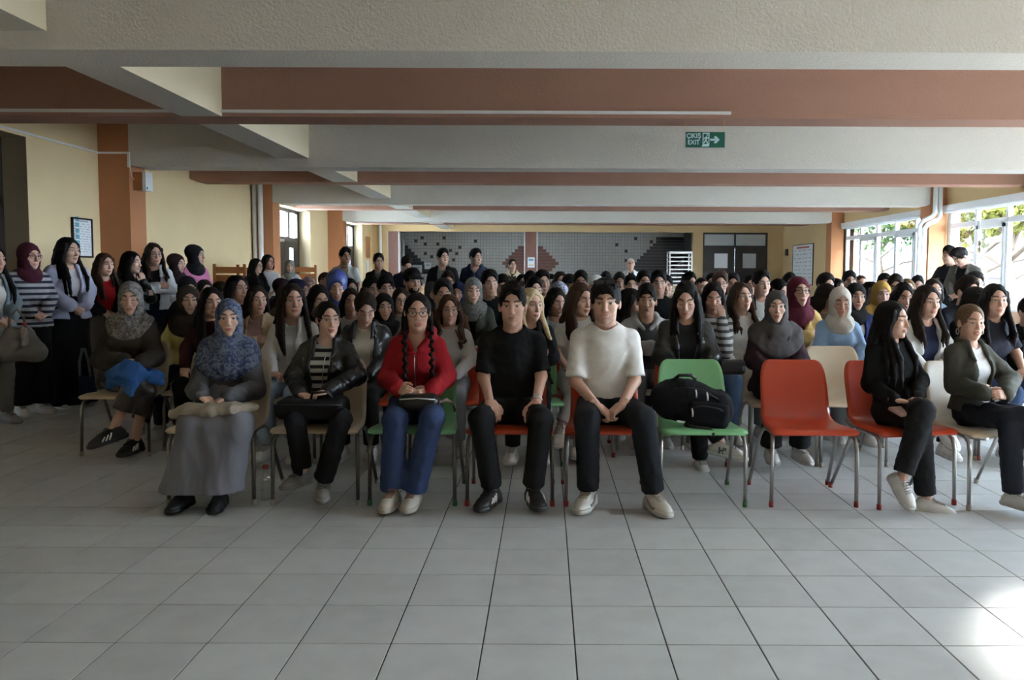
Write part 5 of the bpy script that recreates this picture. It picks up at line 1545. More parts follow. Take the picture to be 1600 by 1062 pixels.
# ---------------- front row
person(205, 443, 6.02, 'woman in brown sweater and grey floral headscarf with crossed legs at left end', lod=0, scarf='plain', sc=(.10, .09, .085), sm='scarf_floral', acc=(.24, .22, .21), skin='b', yaw=-8, pitch=8, closed=True,
       top='sweater', tc=(.050, .040, .034), tm='cloth', topargs=dict(hem=.52, g=.024, sleeve_g=.008), pants=(.030, .022, .019), pm='leather', pantargs=dict(calf=.085, short=.62), legs='cross', shoe='stripe', seat_px=192,
       opx=dict(wrl=(196, 565, -.26), wrr=(222, 568, -.25), ell=(158, 565, -.05), elr=(242, 560, -.05), knr=(212, 598, -.42), anr=(178, 672, -.50), knl=(228, 612, -.38), anl=(212, 690, -.30)), ov=dict(toer=(-.8, -.75, -.25), fdl=(.9, -.3, -.1), fdr=(-.9, -.35, -.1)), drape=dict(r=.19))
person(358, 469, FY, 'woman in blue floral headscarf and long grey dress, hands folded in lap', lod=0, scarf='plain', sc=(.030, .045, .105), sm='scarf_floral', acc=(.13, .15, .20), skin='a', yaw=-2, pitch=4, top='sweater', tc=(.085, .086, .092), tm='cloth',
       topargs=dict(hem=.54, g=.022, sleeve_g=.008, fold=.007), skirt=True, pants=(.175, .175, .195), pantargs=dict(hem=.035, flare=.17), shoe=BLK, seat_px=346,
       opx=dict(wrl=(316, 620, -.30), wrr=(356, 622, -.30), ell=(308, 612, -.04), elr=(400, 610, -.04), knl=(302, 664, -.36), knr=(374, 664, -.36), anl=(290, 772, -.30), anr=(345, 772, -.30)), drape=dict(r=.27, low=-.05), ov=dict(fdl=(.75, -.5, -.35), fdr=(-.75, -.5, -.35), curll='grip', curlr='grip'))
person(512, 473, FY, 'woman in black leather jacket and clear glasses with a laptop sleeve on her lap', lod=0, hair='pony', hc='k', skin='a', yaw=14, pitch=2, top='leather', tc=(.006, .006, .0065), ic=(.46, .45, .42), acc=(.02, .02, .02), extras=('glasses', 'striped_inner'), legs='ankles', shoe=(.20, .185, .17), seat_px=497,
       opx=dict(wrl=(470, 616, -.24), wrr=(512, 612, -.25), ell=(460, 590, -.02), elr=(558, 588, -.03), knl=(462, 658, -.36), knr=(534, 656, -.36), anl=(474, 738, -.16), anr=(506, 752, -.24)), ov=dict(toel=(-.55, -1, 0), toer=(.2, -1, -.1)), pantargs=dict(calf=.075))
person(652, 460, FY, 'woman in red zipped hoodie with braids, round glasses and blue jeans', lod=0, hair='braids', hc='k', skin='b', yaw=2, pitch=2, fw=1.04, top='zip', tc=(.30, .012, .018), pants=(.035, .055, .125), pm='denim', legs='together', shoe=(.50, .45, .38), lace=(.26, .15, .10), extras=('glasses_dark', 'earring'), seat_px=648,
       opx=dict(wrl=(622, 607, -.24), wrr=(672, 612, -.24), ell=(606, 592, -.03), elr=(698, 590, -.03), knl=(618, 656, -.38), knr=(676, 652, -.38), anl=(614, 768, -.28), anr=(647, 768, -.28)), ov=dict(fdl=(.8, -.6, -.1), fdr=(-.8, -.6, -.15), toel=(-.1, -1, 0), toer=(-.1, -1, 0)), pantargs=dict(calf=.088, g=.022), topargs=dict(g=.024))
person(801, 447, FY, 'smiling man in black t-shirt with a wristwatch, hands on his thighs', g='m', lod=0, hair='quiff', hc='k', skin='b', yaw=-3, pitch=2, smile=1.0, top='tshirt', tc=(.006, .006, .0065), pants=(.011, .011, .012), legs='wide', shoe='stripe', extras=('watch',), seat_px=800,
       opx=dict(wrl=(766, 628, -.25), wrr=(838, 630, -.25), ell=(756, 590, -.03), elr=(846, 588, -.03), knl=(752, 656, -.37), knr=(846, 656, -.37), anl=(770, 764, -.28), anr=(834, 762, -.28)), ov=dict(fdl=(.35, -.75, -.5), fdr=(-.35, -.75, -.5), toel=(-.4, -1, 0), toer=(.25, -1, 0), curll='soft', curlr='soft'), topargs=dict(g=.014, sleeve=.45, fold=.007, lam=.10, flat=.3), pantargs=dict(calf=.068, g=.018))
person(946, 441, FY, 'man in white t-shirt with sunglasses on his head, hands clasped', g='m', lod=0, hair='fringe', hc='k', skin='a', yaw=-2, pitch=3, fw=1.06, top='tshirt', tc=(.70, .68, .64), pants=(.012, .013, .017), legs='wide', shoe=(.58, .55, .50), lace=(.34, .28, .22), extras=('shades', 'stubble', 'swoosh'), seat_px=948,
       opx=dict(wrl=(934, 634, -.25), wrr=(972, 632, -.25), ell=(900, 596, -.04), elr=(992, 594, -.04), knl=(918, 656, -.37), knr=(1004, 652, -.37), anl=(920, 766, -.26), anr=(1022, 770, -.30)), ov=dict(fdl=(.75, -.45, -.5), fdr=(-.75, -.45, -.5), toel=(-.35, -1, 0), toer=(.35, -1, 0), curll='grip', curlr='grip'), topargs=dict(g=.018, sleeve=.46, fold=.0050, lam=.10, flat=.3), pantargs=dict(calf=.070, g=.020))
person(1392, 470, FY + .02, 'woman all in black with very long hair, head turned right, legs crossed', lod=0, hair='straight', hc='k', skin='a', yaw=62, pitch=3, turn=20, top='sweater', tc=(.006, .006, .0065), tm='cloth', pants=(.012, .012, .014), legs='cross', shoe=(.60, .58, .55), seat_px=1405,
       opx=dict(wrl=(1398, 622, -.22), wrr=(1434, 620, -.22), ell=(1360, 598, .0), elr=(1438, 592, .0), knr=(1442, 640, -.36), anr=(1410, 745, -.40), knl=(1436, 652, -.34), anl=(1448, 778, -.30)), ov=dict(toer=(-.1, -1, -.8), toel=(.9, -.7, -.1)), pantargs=dict(calf=.072, g=.026, short=.92), shoes=True)
person(1515, 484, FY, 'woman in olive jacket over white top with ponytail and hoop earrings, smiling to the right', lod=0, hair='pony', hc='l', skin='a', yaw=28, pitch=4, turn=22, smile=.7, top='jacket', tc=(.062, .062, .050), ic=(.66, .66, .66), pants=(.016, .018, .026), legs='cross', shoe=(.60, .58, .55), extras=('earring',), seat_px=1530,
       opx=dict(wrl=(1540, 612, -.24), wrr=(1572, 614, -.24), ell=(1492, 598, -.02), elr=(1578, 590, .02), knr=(1598, 650, -.38), anr=(1660, 760, -.42), knl=(1578, 652, -.36), anl=(1584, 768, -.30)), pantargs=dict(calf=.075, g=.022), topargs=dict(g=.028, open_=(.075, .04)), ov=dict(toel=(.1, -1, 0)))
# ---------------- second and third row
person(293, 448, 6.75, 'woman in yellow sweater and dark brown headscarf in the third row', lod=1, scarf='plain', sc=(.030, .022, .018), skin='a', yaw=12, pitch=2, top='sweater', tc=(.52, .45, .17), arms='knees', pants=NAVY, drape=dict(r=.18))
person(330, 452, 6.15, 'woman with long black hair and maroon top peering past the blue headscarf', lod=1, hair='straight', skin='b', yaw=14, pitch=2, top='sweater', tc=(.040, .012, .014), pants=BLK)
person(370, 433, 7.7, 'woman with black hair turned right, in front of the wooden chairs', lod=1, hair='back', skin='b', yaw=35, pitch=-2, top='sweater', tc=BLK)
person(401, 449, 6.65, 'woman in beige trench coat over a pink top, long dark hair', lod=1, hair='back', hc='d', skin='b', yaw=18, pitch=4, top='jacket', tc=(.36, .26, .16), ic=(.55, .36, .36))
person(457, 446, 5.80, 'woman in white open-collared shirt and pale jeans with long dark hair', lod=1, hair='long', hc='d', skin='b', yaw=10, pitch=2, top='shirt', tc=(.52, .50, .48), ic=(.5, .48, .46), pants=LJEAN, pm='denim', shoe=(.5, .48, .45), extras=('earring',))
person(570, 462, R2, 'woman in leather jacket over cream shirt looking down at her hands', lod=1, hair='bun', hc='d', skin='a', yaw=6, pitch=34, closed=True, top='leather', tc=(.016, .016, .017), ic=(.55, .50, .42), arms='front', pants=BLK, shoe=(.45, .43, .40), topargs=dict(open_=(.10, .05)))
person(702, 462, 5.78, 'woman in glasses and white varsity top with red piping behind the red hoodie', lod=1, hair='wavy', hc='b', skin='b', yaw=4, pitch=2, top='sweater', tc=(.50, .47, .45), tm='cloth', pants=(.20, .20, .21), shoe=(.34, .31, .26), extras=('glasses', 'piping'))
person(828, 452, R2, 'platinum blonde woman in black jacket hidden behind the man in black', lod=1, hair='straight', hc='blond', skin='a', yaw=30, pitch=4, top='jacket', tc=BLK, ic=BLK, pants=BLK, shoe=(.62, .60, .57), seat_px=826)
person(905, 444, 6.0, 'woman in white t-shirt with pink lettering and long brown hair looking right', lod=1, hair='long', hc='b', skin='a', yaw=34, pitch=8, closed=True, top='tshirt', tc=(.66, .65, .64), pants=(.5, .5, .5), shoe=(.64, .62, .58), legs='cross', extras=('print',))
person(984, 451, 6.75, 'woman with sleek black hair in profile between the two young men', lod=1, hair='straight', skin='a', yaw=58, pitch=2, top='sweater', tc=BLK)
person(1010, 447, 6.25, 'young man in open grey hoodie over a charcoal t-shirt', g='m', lod=1, hair='fringe', skin='c', yaw=0, pitch=-2, top='hoodie', tc=(.36, .35, .335), ic=(.05, .05, .05), pants=(.19, .19, .20), pm='denim', arms='fold', shoe=(.45, .44, .42))
person(1072, 443, R2, 'woman with long black hair and leather biker jacket looking down behind the green chair', lod=1, hair='straight', skin='a', yaw=-2, pitch=20, closed=True, top='leather', tc=(.006, .006, .0065), ic=(.02, .02, .022), pants=BLK, legs='cross', arms='lap', shoe=(.62, .60, .56), extras=('hi',), opx=dict(anr=(1127, 690, -.45), knr=(1085, 628, -.40), knl=(1090, 640, -.36), anl=(1095, 716, -.20)), ov=dict(toer=(.9, -.6, -.1), toel=(0, -1, 0)))
person(1113, 443, 6.5, 'woman in patterned blouse holding her hand before her face, wristwatch', lod=1, hair='long', skin='b', yaw=6, pitch=14, closed=True, top='sweater', tc=(.42, .42, .41), tm='cloth_striped', acc=(.07, .07, .075), pants=(.10, .16, .27), pm='denim', extras=('watch',), topargs=dict(sleeve=1.0),
       opx=dict(elr=(1134, 548, -.18), wrr=(1128, 498, -.17)), ov=dict(fdr=(-.12, .05, 1.0), palmr=(0, -1, .1), curlr='flat'))
person(1157, 441, 6.62, 'woman in white cowl-neck sweater with wavy brown hair looking right', lod=1, hair='wavy', hc='b', skin='a', yaw=30, pitch=-2, top='sweater', tc=(.62, .60, .56), pants=GRY, drape=None)
person(1213, 452, R2, 'woman in charcoal headscarf and plum coat behind the orange chair', lod=1, scarf='plain', sc=(.075, .068, .068), skin='a', yaw=4, pitch=0, top='coat', tc=(.030, .014, .020), ic=(.02, .02, .02), pants=BLK, shoe=(.46, .44, .41), drape=dict(r=.235, low=-.05), pantargs=dict(calf=.09))
person(1247, 430, 6.9, 'woman in maroon headscarf and glasses wearing a mustard jacket', lod=1, scarf='plain', sc=(.095, .014, .028), skin='a', yaw=22, pitch=-3, top='coat', tc=(.50, .34, .13), ic=(.1, .02, .03), extras=('glasses_dark',), drape=dict(r=.14))
person(1312, 447, 6.35, 'woman in beige headscarf and light blue shirt, eyes lowered', lod=1, scarf='plain', sc=(.58, .54, .48), skin='b', yaw=10, pitch=8, closed=True, top='blouse', tc=(.29, .43, .64), tm='cloth', drape=dict(r=.13), pants=GRY)
person(1446, 445, 5.95, 'woman in white denim jacket over a navy top holding a phone', lod=1, hair='side', hc='d', skin='a', yaw=34, pitch=3, turn=10, top='jacket', tc=(.60, .58, .55), ic=(.014, .018, .045), pants=NAVY, shoe=(.6, .58, .55), topargs=dict(open_=(.07, .06)), legs='cross')
person(1553, 442, 5.95, 'woman with long black hair and dark navy top at the right edge', lod=1, hair='side', hc='k', skin='b', yaw=22, pitch=0, turn=10, top='tshirt', tc=(.020, .022, .034), pants=JEAN, pm='denim', shoe=(.5, .48, .45), extras=('earring',))
person(1522, 447, 6.9, 'woman with hair hiding her face, left of the woman in navy', lod=1, hair='long', hc='k', skin='b', yaw=70, pitch=6, top='sweater', tc=BLK)
person(1606, 480, 6.1, 'listener in black cut by the right edge of the photo', g='m', lod=1, hair='short', skin='b', yaw=30, top='jacket', tc=BLK, ic=BLK)
person(600, 459, 6.9, 'woman in black headscarf between the leather jacket and the red hoodie', lod=1, scarf='plain', sc=(.012, .012, .013), skin='b', yaw=8, top='sweater', tc=(.16, .13, .11), drape=dict(r=.16))
person(548, 453, 7.1, 'woman in white top with loose dark hair behind the clear glasses', lod=1, hair='back', hc='d', skin='b', yaw=6, top='tshirt', tc=(.55, .52, .48))
person(497, 449, 6.9, 'dark-haired woman with lowered eyes beside the white shirt', lod=1, hair='back', skin='c', yaw=18, pitch=14, closed=True, top='sweater', tc=BLK)
person(692, 439, 6.9, 'man with dark hair half hidden behind the woman in varsity top', g='m', lod=1, hair='short', skin='c', yaw=6, top='sweater', tc=(.11, .055, .03))
person(867, 452, 7.0, 'woman in pale denim with lowered head behind the blonde', lod=1, hair='back', skin='b', yaw=26, pitch=12, closed=True, top='jacket', tc=(.25, .32, .38), ic=(.3, .35, .4))
person(739, 434, 7.9, 'woman in grey patterned headscarf and olive coat', lod=1, scarf='plain', sc=(.19, .18, .165), sm='scarf_floral', acc=(.10, .10, .09), skin='a', yaw=6, top='coat', tc=(.060, .062, .048), ic=BLK, drape=dict(r=.15))
person(526, 428, 7.6, 'woman in shiny royal blue headscarf looking down', lod=1, scarf='tall', sc=(.035, .06, .23), sm='satin', skin='b', yaw=2, pitch=14, closed=True, top='coat', tc=BLK, ic=BLK, drape=dict(r=.15))
# ---------------- farther rows (heads and shoulders show)
G = 'listeners in the back rows'
FAR = []
def far(px, yt, Y, label, **k):
    k.setdefault('lod', 2); k.setdefault('group', G)
    FAR.append((px, yt, Y, label, k))
def seat_far():
    for px, yt, Y, label, k in sorted(FAR, key=lambda q: q[4]['lod']):
        if k['lod'] == 2:
            for _ in range(40):          # nobody sits in a neighbour's place
                x = at(px, yt + 15, Y).x
                if all(abs(o[0].location.x - x) > .44 or abs(o[0].location.y - Y) > .62 for o in PEOPLE): break
                Y += .06
        person(px, yt, Y, label, **k)
far(764, 424, 8.3, 'man with stubble and black t-shirt beside the olive coat', g='m', hair='short', skin='b', yaw=14, top='tshirt', tc=BLK, lod=1)
far(833, 435, 8.4, 'young man in glasses and white hoodie above the blonde', g='m', hair='short', skin='b', yaw=22, pitch=4, top='zip', tc=(.58, .57, .55), extras=('glasses',), lod=1)
far(1124, 425, 8.7, 'boy in glasses with brown hair behind the hand-covered face', g='m', hair='swept', hc='b', skin='a', yaw=8, extras=('glasses_dark',), top='sweater', tc=GRY)
far(1188, 423, 8.6, 'man in black jacket and white t-shirt facing right', g='m', hair='short', skin='a', yaw=26, top='jacket', tc=BLK, ic=(.55, .55, .53), lod=1)
far(1028, 424, 8.9, 'man in black pullover behind the grey hoodie', g='m', hair='short', skin='b', yaw=8, top='sweater', tc=BLK)
far(1005, 424, 9.5, 'man with full dark beard in the middle of the back rows', g='m', hair='short', skin='b', yaw=14, top='jacket', tc=BLK, ic=BLK, extras=('beard',))
far(1040, 431, 10.2, 'listener in white t-shirt near the tray trolley', g='m', hair='short', skin='b', yaw=6, top='tshirt', tc=(.5, .5, .5))
far(985, 430, 9.8, 'young man just below the white-haired man', g='m', hair='short', skin='a', yaw=10, top='sweater', tc=GRY)
far(967, 428, 9.6, 'young man with thick black hair left of the bearded man', g='m', hair='curly', skin='b', yaw=10, top='sweater', tc=BLK)
far(946, 427, 10.2, 'listener whose hair rises behind the man in white', g='m', hair='curly', skin='b', yaw=6, top='sweater', tc=BLK)
far(931, 432, 9.0, 'listener in white knitted cap behind the man in white', g='m', hair=None, skin='b', yaw=8, extras=('cap', 'whitecap'), top='sweater', tc=BLK)
far(906, 425, 9.6, 'man with parted black hair facing front, left of the white cap', g='m', hair='swept', skin='c', yaw=6, top='jacket', tc=NAVY, ic=GRY)
far(889, 430, 9.2, 'listener in black cap above the pale patterned scarf', g='m', hair='short', skin='b', yaw=14, extras=('cap',), top='sweater', tc=BLK)
far(873, 440, 7.9, 'woman in pale blue patterned headscarf behind the long brown hair', scarf='plain', sc=(.40, .44, .55), sm='scarf_floral', acc=(.14, .16, .2), skin='b', yaw=16, pitch=8, closed=True, top='sweater', tc=(.3, .35, .4), drape=dict(r=.16), lod=1)
far(875, 425, 10.2, 'woman with long dark hair below the diamond tiles', hair='back', hc='d', skin='b', yaw=14, top='sweater', tc=BLK)
far(860, 430, 10.6, 'listener with dark hair left of the woman below the diamond tiles', g='m', hair='short', skin='c', yaw=10, top='sweater', tc=BLK)
far(846, 424, 9.4, 'tall young man in white collar right of the middle pillar', g='m', hair='short', skin='b', yaw=20, top='jacket', tc=BLK, ic=(.5, .5, .5))
far(828, 427, 10.0, 'listener under the middle pillar, hair only showing', g='m', hair='curly', skin='b', yaw=10, top='sweater', tc=BLK)
far(816, 429, 9.8, 'woman with smooth black hair below the beige coat', hair='pony', skin='b', yaw=10, top='sweater', tc=BLK)
far(785, 432, 9.0, 'boy with fringe between the stubbled man and the man in black', g='m', hair='fringe', skin='b', yaw=6, top='sweater', tc=BLK)
far(716, 441, 8.2, 'woman in navy headscarf left of the olive coat', scarf='plain', sc=(.014, .020, .055), skin='b', yaw=-10, top='coat', tc=BLK, ic=BLK, drape=dict(r=.16))
far(674, 441, 8.3, 'woman in slate grey headscarf behind the braids', scarf='plain', sc=(.075, .075, .080), skin='b', yaw=24, pitch=8, top='coat', tc=BLK, ic=BLK, drape=dict(r=.16))
far(699, 427, 9.6, 'brown-haired listener under the varsity jacket', g='m', hair='curly', hc='d', skin='b', yaw=10, top='sweater', tc=GRY)
far(643, 422, 8.8, 'bearded man in a dark cap turned right', g='m', hair='short', skin='b', yaw=22, extras=('cap', 'beard'), top='jacket', tc=BLK, ic=BLK, lod=1)
far(626, 452, 7.7, 'woman in glasses with long hair left of the braids', hair='long', hc='d', skin='b', yaw=8, extras=('glasses_dark',), top='sweater', tc=(.2, .17, .15), lod=1)
far(602, 433, 8.3, 'young man with pale face and black fringe', g='m', hair='fringe', skin='a', yaw=10, top='sweater', tc=BLK, lod=1)
far(578, 436, 8.9, 'curly-headed listener left of the black fringe', g='m', hair='curly', skin='b', yaw=30, pitch=10, top='sweater', tc=BLK)
far(546, 437, 9.2, 'dark-haired woman right of the royal blue headscarf', hair='back', skin='b', yaw=24, top='sweater', tc=BLK)
far(508, 427, 9.0, 'man with cropped brown hair left of the royal blue headscarf', g='m', hair='buzz', hc='b', skin='c', yaw=40, pitch=8, top='jacket', tc=BLK, ic=BLK)
far(482, 433, 10.5, 'woman in pink patterned headscarf near the left pillars', scarf='plain', sc=(.30, .22, .20), sm='scarf_floral', acc=(.18, .10, .10), skin='b', yaw=14, top='coat', tc=BLK, ic=BLK, drape=dict(r=.16))
far(466, 438, 9.4, 'woman in navy hood-like headscarf facing away to the right', scarf='bonnet', sc=(.016, .016, .040), skin='b', yaw=60, pitch=6, top='coat', tc=NAVY, ic=BLK, drape=dict(r=.16))
far(442, 437, 9.0, 'woman in wine-dark headscarf seen from the side', scarf='bonnet', sc=(.030, .012, .018), skin='b', yaw=65, pitch=4, top='coat', tc=BLK, ic=BLK, drape=dict(r=.16))
far(445, 447, 7.9, 'woman in brown headscarf behind the white shirt', scarf='plain', sc=(.10, .08, .065), skin='b', yaw=30, pitch=10, top='coat', tc=(.15, .13, .1), ic=BLK, drape=dict(r=.16))
far(292, 434, 8.3, 'woman in black headscarf behind the yellow sweater', scarf='plain', sc=(.012, .012, .013), skin='b', yaw=20, pitch=10, top='coat', tc=BLK, ic=BLK, drape=dict(r=.16))
far(319, 440, 8.2, 'woman with tied-back black hair behind the maroon top', hair='pony', skin='a', yaw=20, pitch=10, top='sweater', tc=BLK)
far(343, 443, 8.6, 'dark-haired listener left of the woman before the wooden chairs', hair='back', hc='d', skin='b', yaw=50, pitch=10, top='sweater', tc=BLK)
far(1075, 427, 9.0, 'listener with black hair in front of the tray trolley', g='m', hair='curly', skin='b', yaw=40, top='sweater', tc=BLK)
far(1095, 433, 9.6, 'man with receding dark hair under the left door window', g='m', hair='buzz', skin='b', yaw=30, pitch=6, top='sweater', tc=BLK)
far(1112, 427, 10.6, 'listener under the gap between the back doors', g='m', hair='short', skin='b', yaw=0, top='sweater', tc=BLK)
far(1144, 427, 10.0, 'man in the back row below the right door window', g='m', hair='short', skin='b', yaw=6, pitch=6, top='sweater', tc=BLK)
far(1171, 430, 10.0, 'man with lowered gaze left of the white t-shirt and black jacket', g='m', hair='short', skin='b', yaw=14, pitch=6, top='sweater', tc=BLK)
far(1212, 437, 8.8, 'listener bent forward with glossy black hair, left of the maroon headscarf', hair='pony', skin='b', yaw=50, pitch=24, top='sweater', tc=BLK)
far(1232, 428, 10.2, 'listener behind the maroon headscarf', g='m', hair='curly', skin='b', yaw=20, top='sweater', tc=BLK)
far(1287, 427, 9.4, 'man with brown hair bowed below the framed rules', g='m', hair='short', hc='d', skin='b', yaw=36, pitch=10, top='jacket', tc=BLK, ic=BLK)
far(1290, 443, 7.6, 'woman with dark hair and earring behind the beige headscarf', hair='back', hc='d', skin='b', yaw=50, pitch=4, extras=('earring',), top='sweater', tc=(.16, .14, .13), lod=1)
far(1304, 434, 9.0, 'listener whose black hair shows beside the window column', hair='bob', skin='b', yaw=60, pitch=6, top='sweater', tc=BLK)
far(1326, 423, 10.2, 'bearded man against the far window', g='m', hair='short', skin='c', yaw=14, extras=('beard',), top='sweater', tc=BLK)
far(1344, 428, 9.6, 'man with short greying hair against the far window', g='m', hair='buzz', hc='b', skin='b', yaw=20, top='sweater', tc=GRY)
far(1336, 440, 7.4, 'woman in black headscarf with navy cardigan right of the beige headscarf', scarf='plain', sc=(.012, .012, .013), skin='b', yaw=18, top='jacket', tc=(.022, .035, .12), ic=(.6, .6, .6), drape=dict(r=.12), lod=1)
far(1359, 439, 8.6, 'woman with loose black hair left of the mustard headscarf', hair='long', skin='b', yaw=40, top='sweater', tc=BLK)
far(1376, 437, 7.9, 'woman in mustard yellow headscarf in front of the far window', scarf='plain', sc=(.46, .27, .07), skin='a', yaw=16, top='coat', tc=(.40, .24, .06), ic=BLK, drape=dict(r=.17), lod=1)
far(1381, 427, 10.0, 'man facing front below the far window frame', g='m', hair='short', skin='b', yaw=6, top='sweater', tc=BLK)
far(1398, 430, 9.0, 'curly-haired listener behind the mustard headscarf', g='m', hair='curly', hc='d', skin='b', yaw=6, pitch=10, top='sweater', tc=BLK)
far(1409, 442, 7.4, 'woman with dark hair shading her face left of the white denim', hair='back', skin='c', yaw=20, pitch=14, top='sweater', tc=BLK, lod=1)
far(1416, 434, 9.6, 'listener with light brown hair near the pipe-hung pillar', hair='back', hc='l', skin='b', yaw=20, top='sweater', tc=BLK)
far(1432, 431, 9.2, 'listener with thick dark curls beside the pipe-hung pillar', g='m', hair='curly', skin='b', yaw=16, top='sweater', tc=BLK)
far(1457, 434, 8.7, 'listener in dark glasses behind the white denim jacket', hair='back', hc='d', skin='b', yaw=20, extras=('glasses_dark',), top='jacket', tc=(.10, .13, .17), ic=BLK)
far(1508, 432, 7.5, 'man in navy jacket and glasses turned right near the window', g='m', hair='swept', hc='d', skin='b', yaw=48, pitch=4, extras=('glasses_dark', 'stubble'), top='jacket', tc=(.014, .017, .026), ic=BLK, lod=1)
far(1520, 424, 9.4, 'listener half hidden by the man in navy and glasses', g='m', hair='short', skin='b', yaw=30, pitch=10, top='sweater', tc=BLK)
seat_far()
# ---------------- people standing
GS = 'people standing along the sides'
def stand(px, yt, Y, label, **k):
    k.setdefault('lod', 1); k.setdefault('group', GS)
    person(px, yt, Y, label, pose='stand', **k)
stand(-14, 388, 6.95, 'person in pale denim jacket and grey trousers cut by the left edge', hair='long', yaw=40, turn=60, top='jacket', tc=(.20, .25, .28), ic=(.6, .58, .56), pants=(.17, .165, .155), shoe=(.28, .27, .26))
stand(43, 382, 7.45, 'woman in striped sweater and maroon headscarf standing by left wall', scarf='plain', sc=(.060, .012, .022), skin='a', yaw=34, turn=55, top='sweater', tc=(.36, .35, .36), tm='cloth_striped', acc=(.022, .022, .045), pants=BLK, pantargs=dict(calf=.12, g=.03), shoe=(.62, .60, .57), extras=('glasses_dark',), drape=dict(r=.12), topargs=dict(g=.032, hem=.50))
stand(104, 375, 7.9, 'woman in lavender cardigan with long black hair standing by left wall', hair='straight', skin='a', yaw=40, turn=55, top='jacket', tc=(.42, .42, .55), ic=(.5, .48, .5), tm='knit', pants=BLK, skirt=True, pantargs=dict(flare=.17), shoe=(.4, .38, .34), topargs=dict(hem=.52, g=.040))
stand(162, 399, 8.5, 'woman in red top and black jacket with long brown hair', hair='long', hc='b', skin='a', yaw=30, turn=40, top='jacket', tc=BLK, ic=(.40, .012, .016), pants=(.11, .09, .075), pantargs=dict(calf=.10), topargs=dict(open_=(.10, .09), hem=.6))
stand(203, 396, 8.9, 'woman in black leather jacket with her hand at her mouth', hair='long', skin='a', yaw=55, turn=60, top='leather', tc=(.006, .006, .0065), ic=BLK, pants=(.03, .04, .06), arms='fold', ov=dict(elr=(.20, -.08, 1.16), wrr=(.05, -.17, 1.36), fdr=(-.2, -.1, 1.0), palmr=(0, -1, .1)))
stand(239, 383, 9.3, 'woman in white cardigan and glasses with folded arms against the orange pillar', hair='wavy', hc='d', skin='b', yaw=20, turn=25, top='jacket', tc=(.60, .60, .62), ic=BLK, pants=NAVY, arms='fold', extras=('glasses_dark',))
stand(275, 399, 10.2, 'woman in dark headscarf and white blouse standing left of the pink sweater', scarf='bonnet', sc=(.028, .014, .018), skin='a', yaw=45, turn=50, top='sweater', tc=(.60, .60, .63), tm='cloth', pants=NAVY, drape=dict(r=.13))
stand(304, 385, 10.9, 'woman in pink sweater and black headscarf standing against the yellow wall', scarf='bonnet', sc=(.011, .011, .012), skin='a', yaw=58, turn=55, top='sweater', tc=(.62, .20, .38), pants=BLK, drape=dict(r=.13))
stand(399, 406, 13.0, 'woman with black hair and glasses whispering to her neighbour', hair='long', skin='a', yaw=50, turn=40, top='sweater', tc=BLK, extras=('glasses_dark',))
stand(418, 400, 13.7, 'person in white listening to the whispering woman', hair='back', skin='b', yaw=40, turn=20, top='tshirt', tc=(.58, .58, .60))
stand(453, 407, 14.6, 'woman in grey headscarf and white shirt beside the dark door', scarf='plain', sc=(.24, .25, .24), skin='a', yaw=0, top='shirt', tc=(.58, .56, .66), ic=NAVY, drape=dict(r=.12))
stand(538, 390, 13.2, 'man in white polo shirt standing before the orange pillar', g='m', hair='quiff', skin='c', yaw=22, top='shirt', tc=(.62, .61, .58), ic=(.6, .6, .57), arms='down', topargs=dict(sleeve=.42), extras=('stubble',))
stand(591, 398, 12.6, 'man in black shirt standing at the corner of the kitchen opening', g='m', hair='short', hc='d', skin='b', yaw=12, top='shirt', tc=BLK, ic=(.1, .1, .1), arms='down', extras=('stubble',))
stand(634, 404, 12.0, 'man in navy t-shirt bending his curly head down', g='m', hair='curly', skin='b', yaw=16, pitch=36, closed=True, top='tshirt', tc=NAVY, arms='front')
stand(691, 390, 12.4, 'man in black varsity jacket with white collar stripes', g='m', hair='short', skin='b', yaw=24, top='jacket', tc=BLK, ic=(.16, .16, .16), arms='down', extras=('stubble', 'varsity'))
stand(742, 390, 12.6, 'man in navy zipped jacket looking to the right', g='m', hair='short', skin='b', yaw=34, top='zip', tc=NAVY, arms='down')
stand(800, 405, 16.6, 'woman in beige hooded coat before the kitchen pillar', hair='pony', hc='d', skin='b', yaw=16, top='hoodie', tc=(.50, .42, .28), ic=(.06, .04, .03), lod=2)
stand(985, 403, 17.4, 'white-haired man in white coat before the kitchen', g='m', hair='buzz', hc='w', skin='b', yaw=8, top='shirt', tc=(.60, .60, .62), ic=BLK, lod=2)
stand(1485, 384, 12.9, 'man in black sweater standing at the window, looking left', g='m', hair='curly', skin='b', yaw=-52, turn=-50, top='sweater', tc=BLK, arms='fold')
stand(1506, 388, 11.9, 'man in olive jacket at the window with bowed head', g='m', hair='quiff', skin='b', yaw=-50, pitch=40, turn=-55, top='jacket', tc=(.085, .078, .066), ic=BLK, arms='front', closed=True)

# ---------------- chairs
def fx(px, Y): return at(px, 760, Y).x
chair(fx(186, 5.77), 5.95, 0, 'beige', 'beige chair with dark legs under the brown sweater at the left end', 'dull_steel')
chair(fx(336, 4.58), FY - .02, 0, 'beige', 'beige chair under the woman in the long grey dress', 'dull_steel')
chair(fx(497, 4.58), FY - .02, 0, 'beige', 'beige chair under the woman with the laptop sleeve', 'dull_steel')
chair(fx(647, 4.58), FY - .02, 0, 'green', 'green chair under the woman in the red hoodie', 'dull_steel')
chair(fx(798, 4.58), FY - .02, 0, 'orange', 'orange chair under the smiling man in black', 'dull_steel')
chair(fx(951, 4.58), FY - .02, 0, 'orange', 'orange chair under the man in white', 'chrome')
CHG = chair(fx(1097, 4.58), FY - .02, 0, 'green', 'green chair in the front row holding the black backpack', 'chrome')
chair(fx(1269, 4.58), FY - .02, 0, 'orange', 'empty orange chair in the front row', 'chrome')
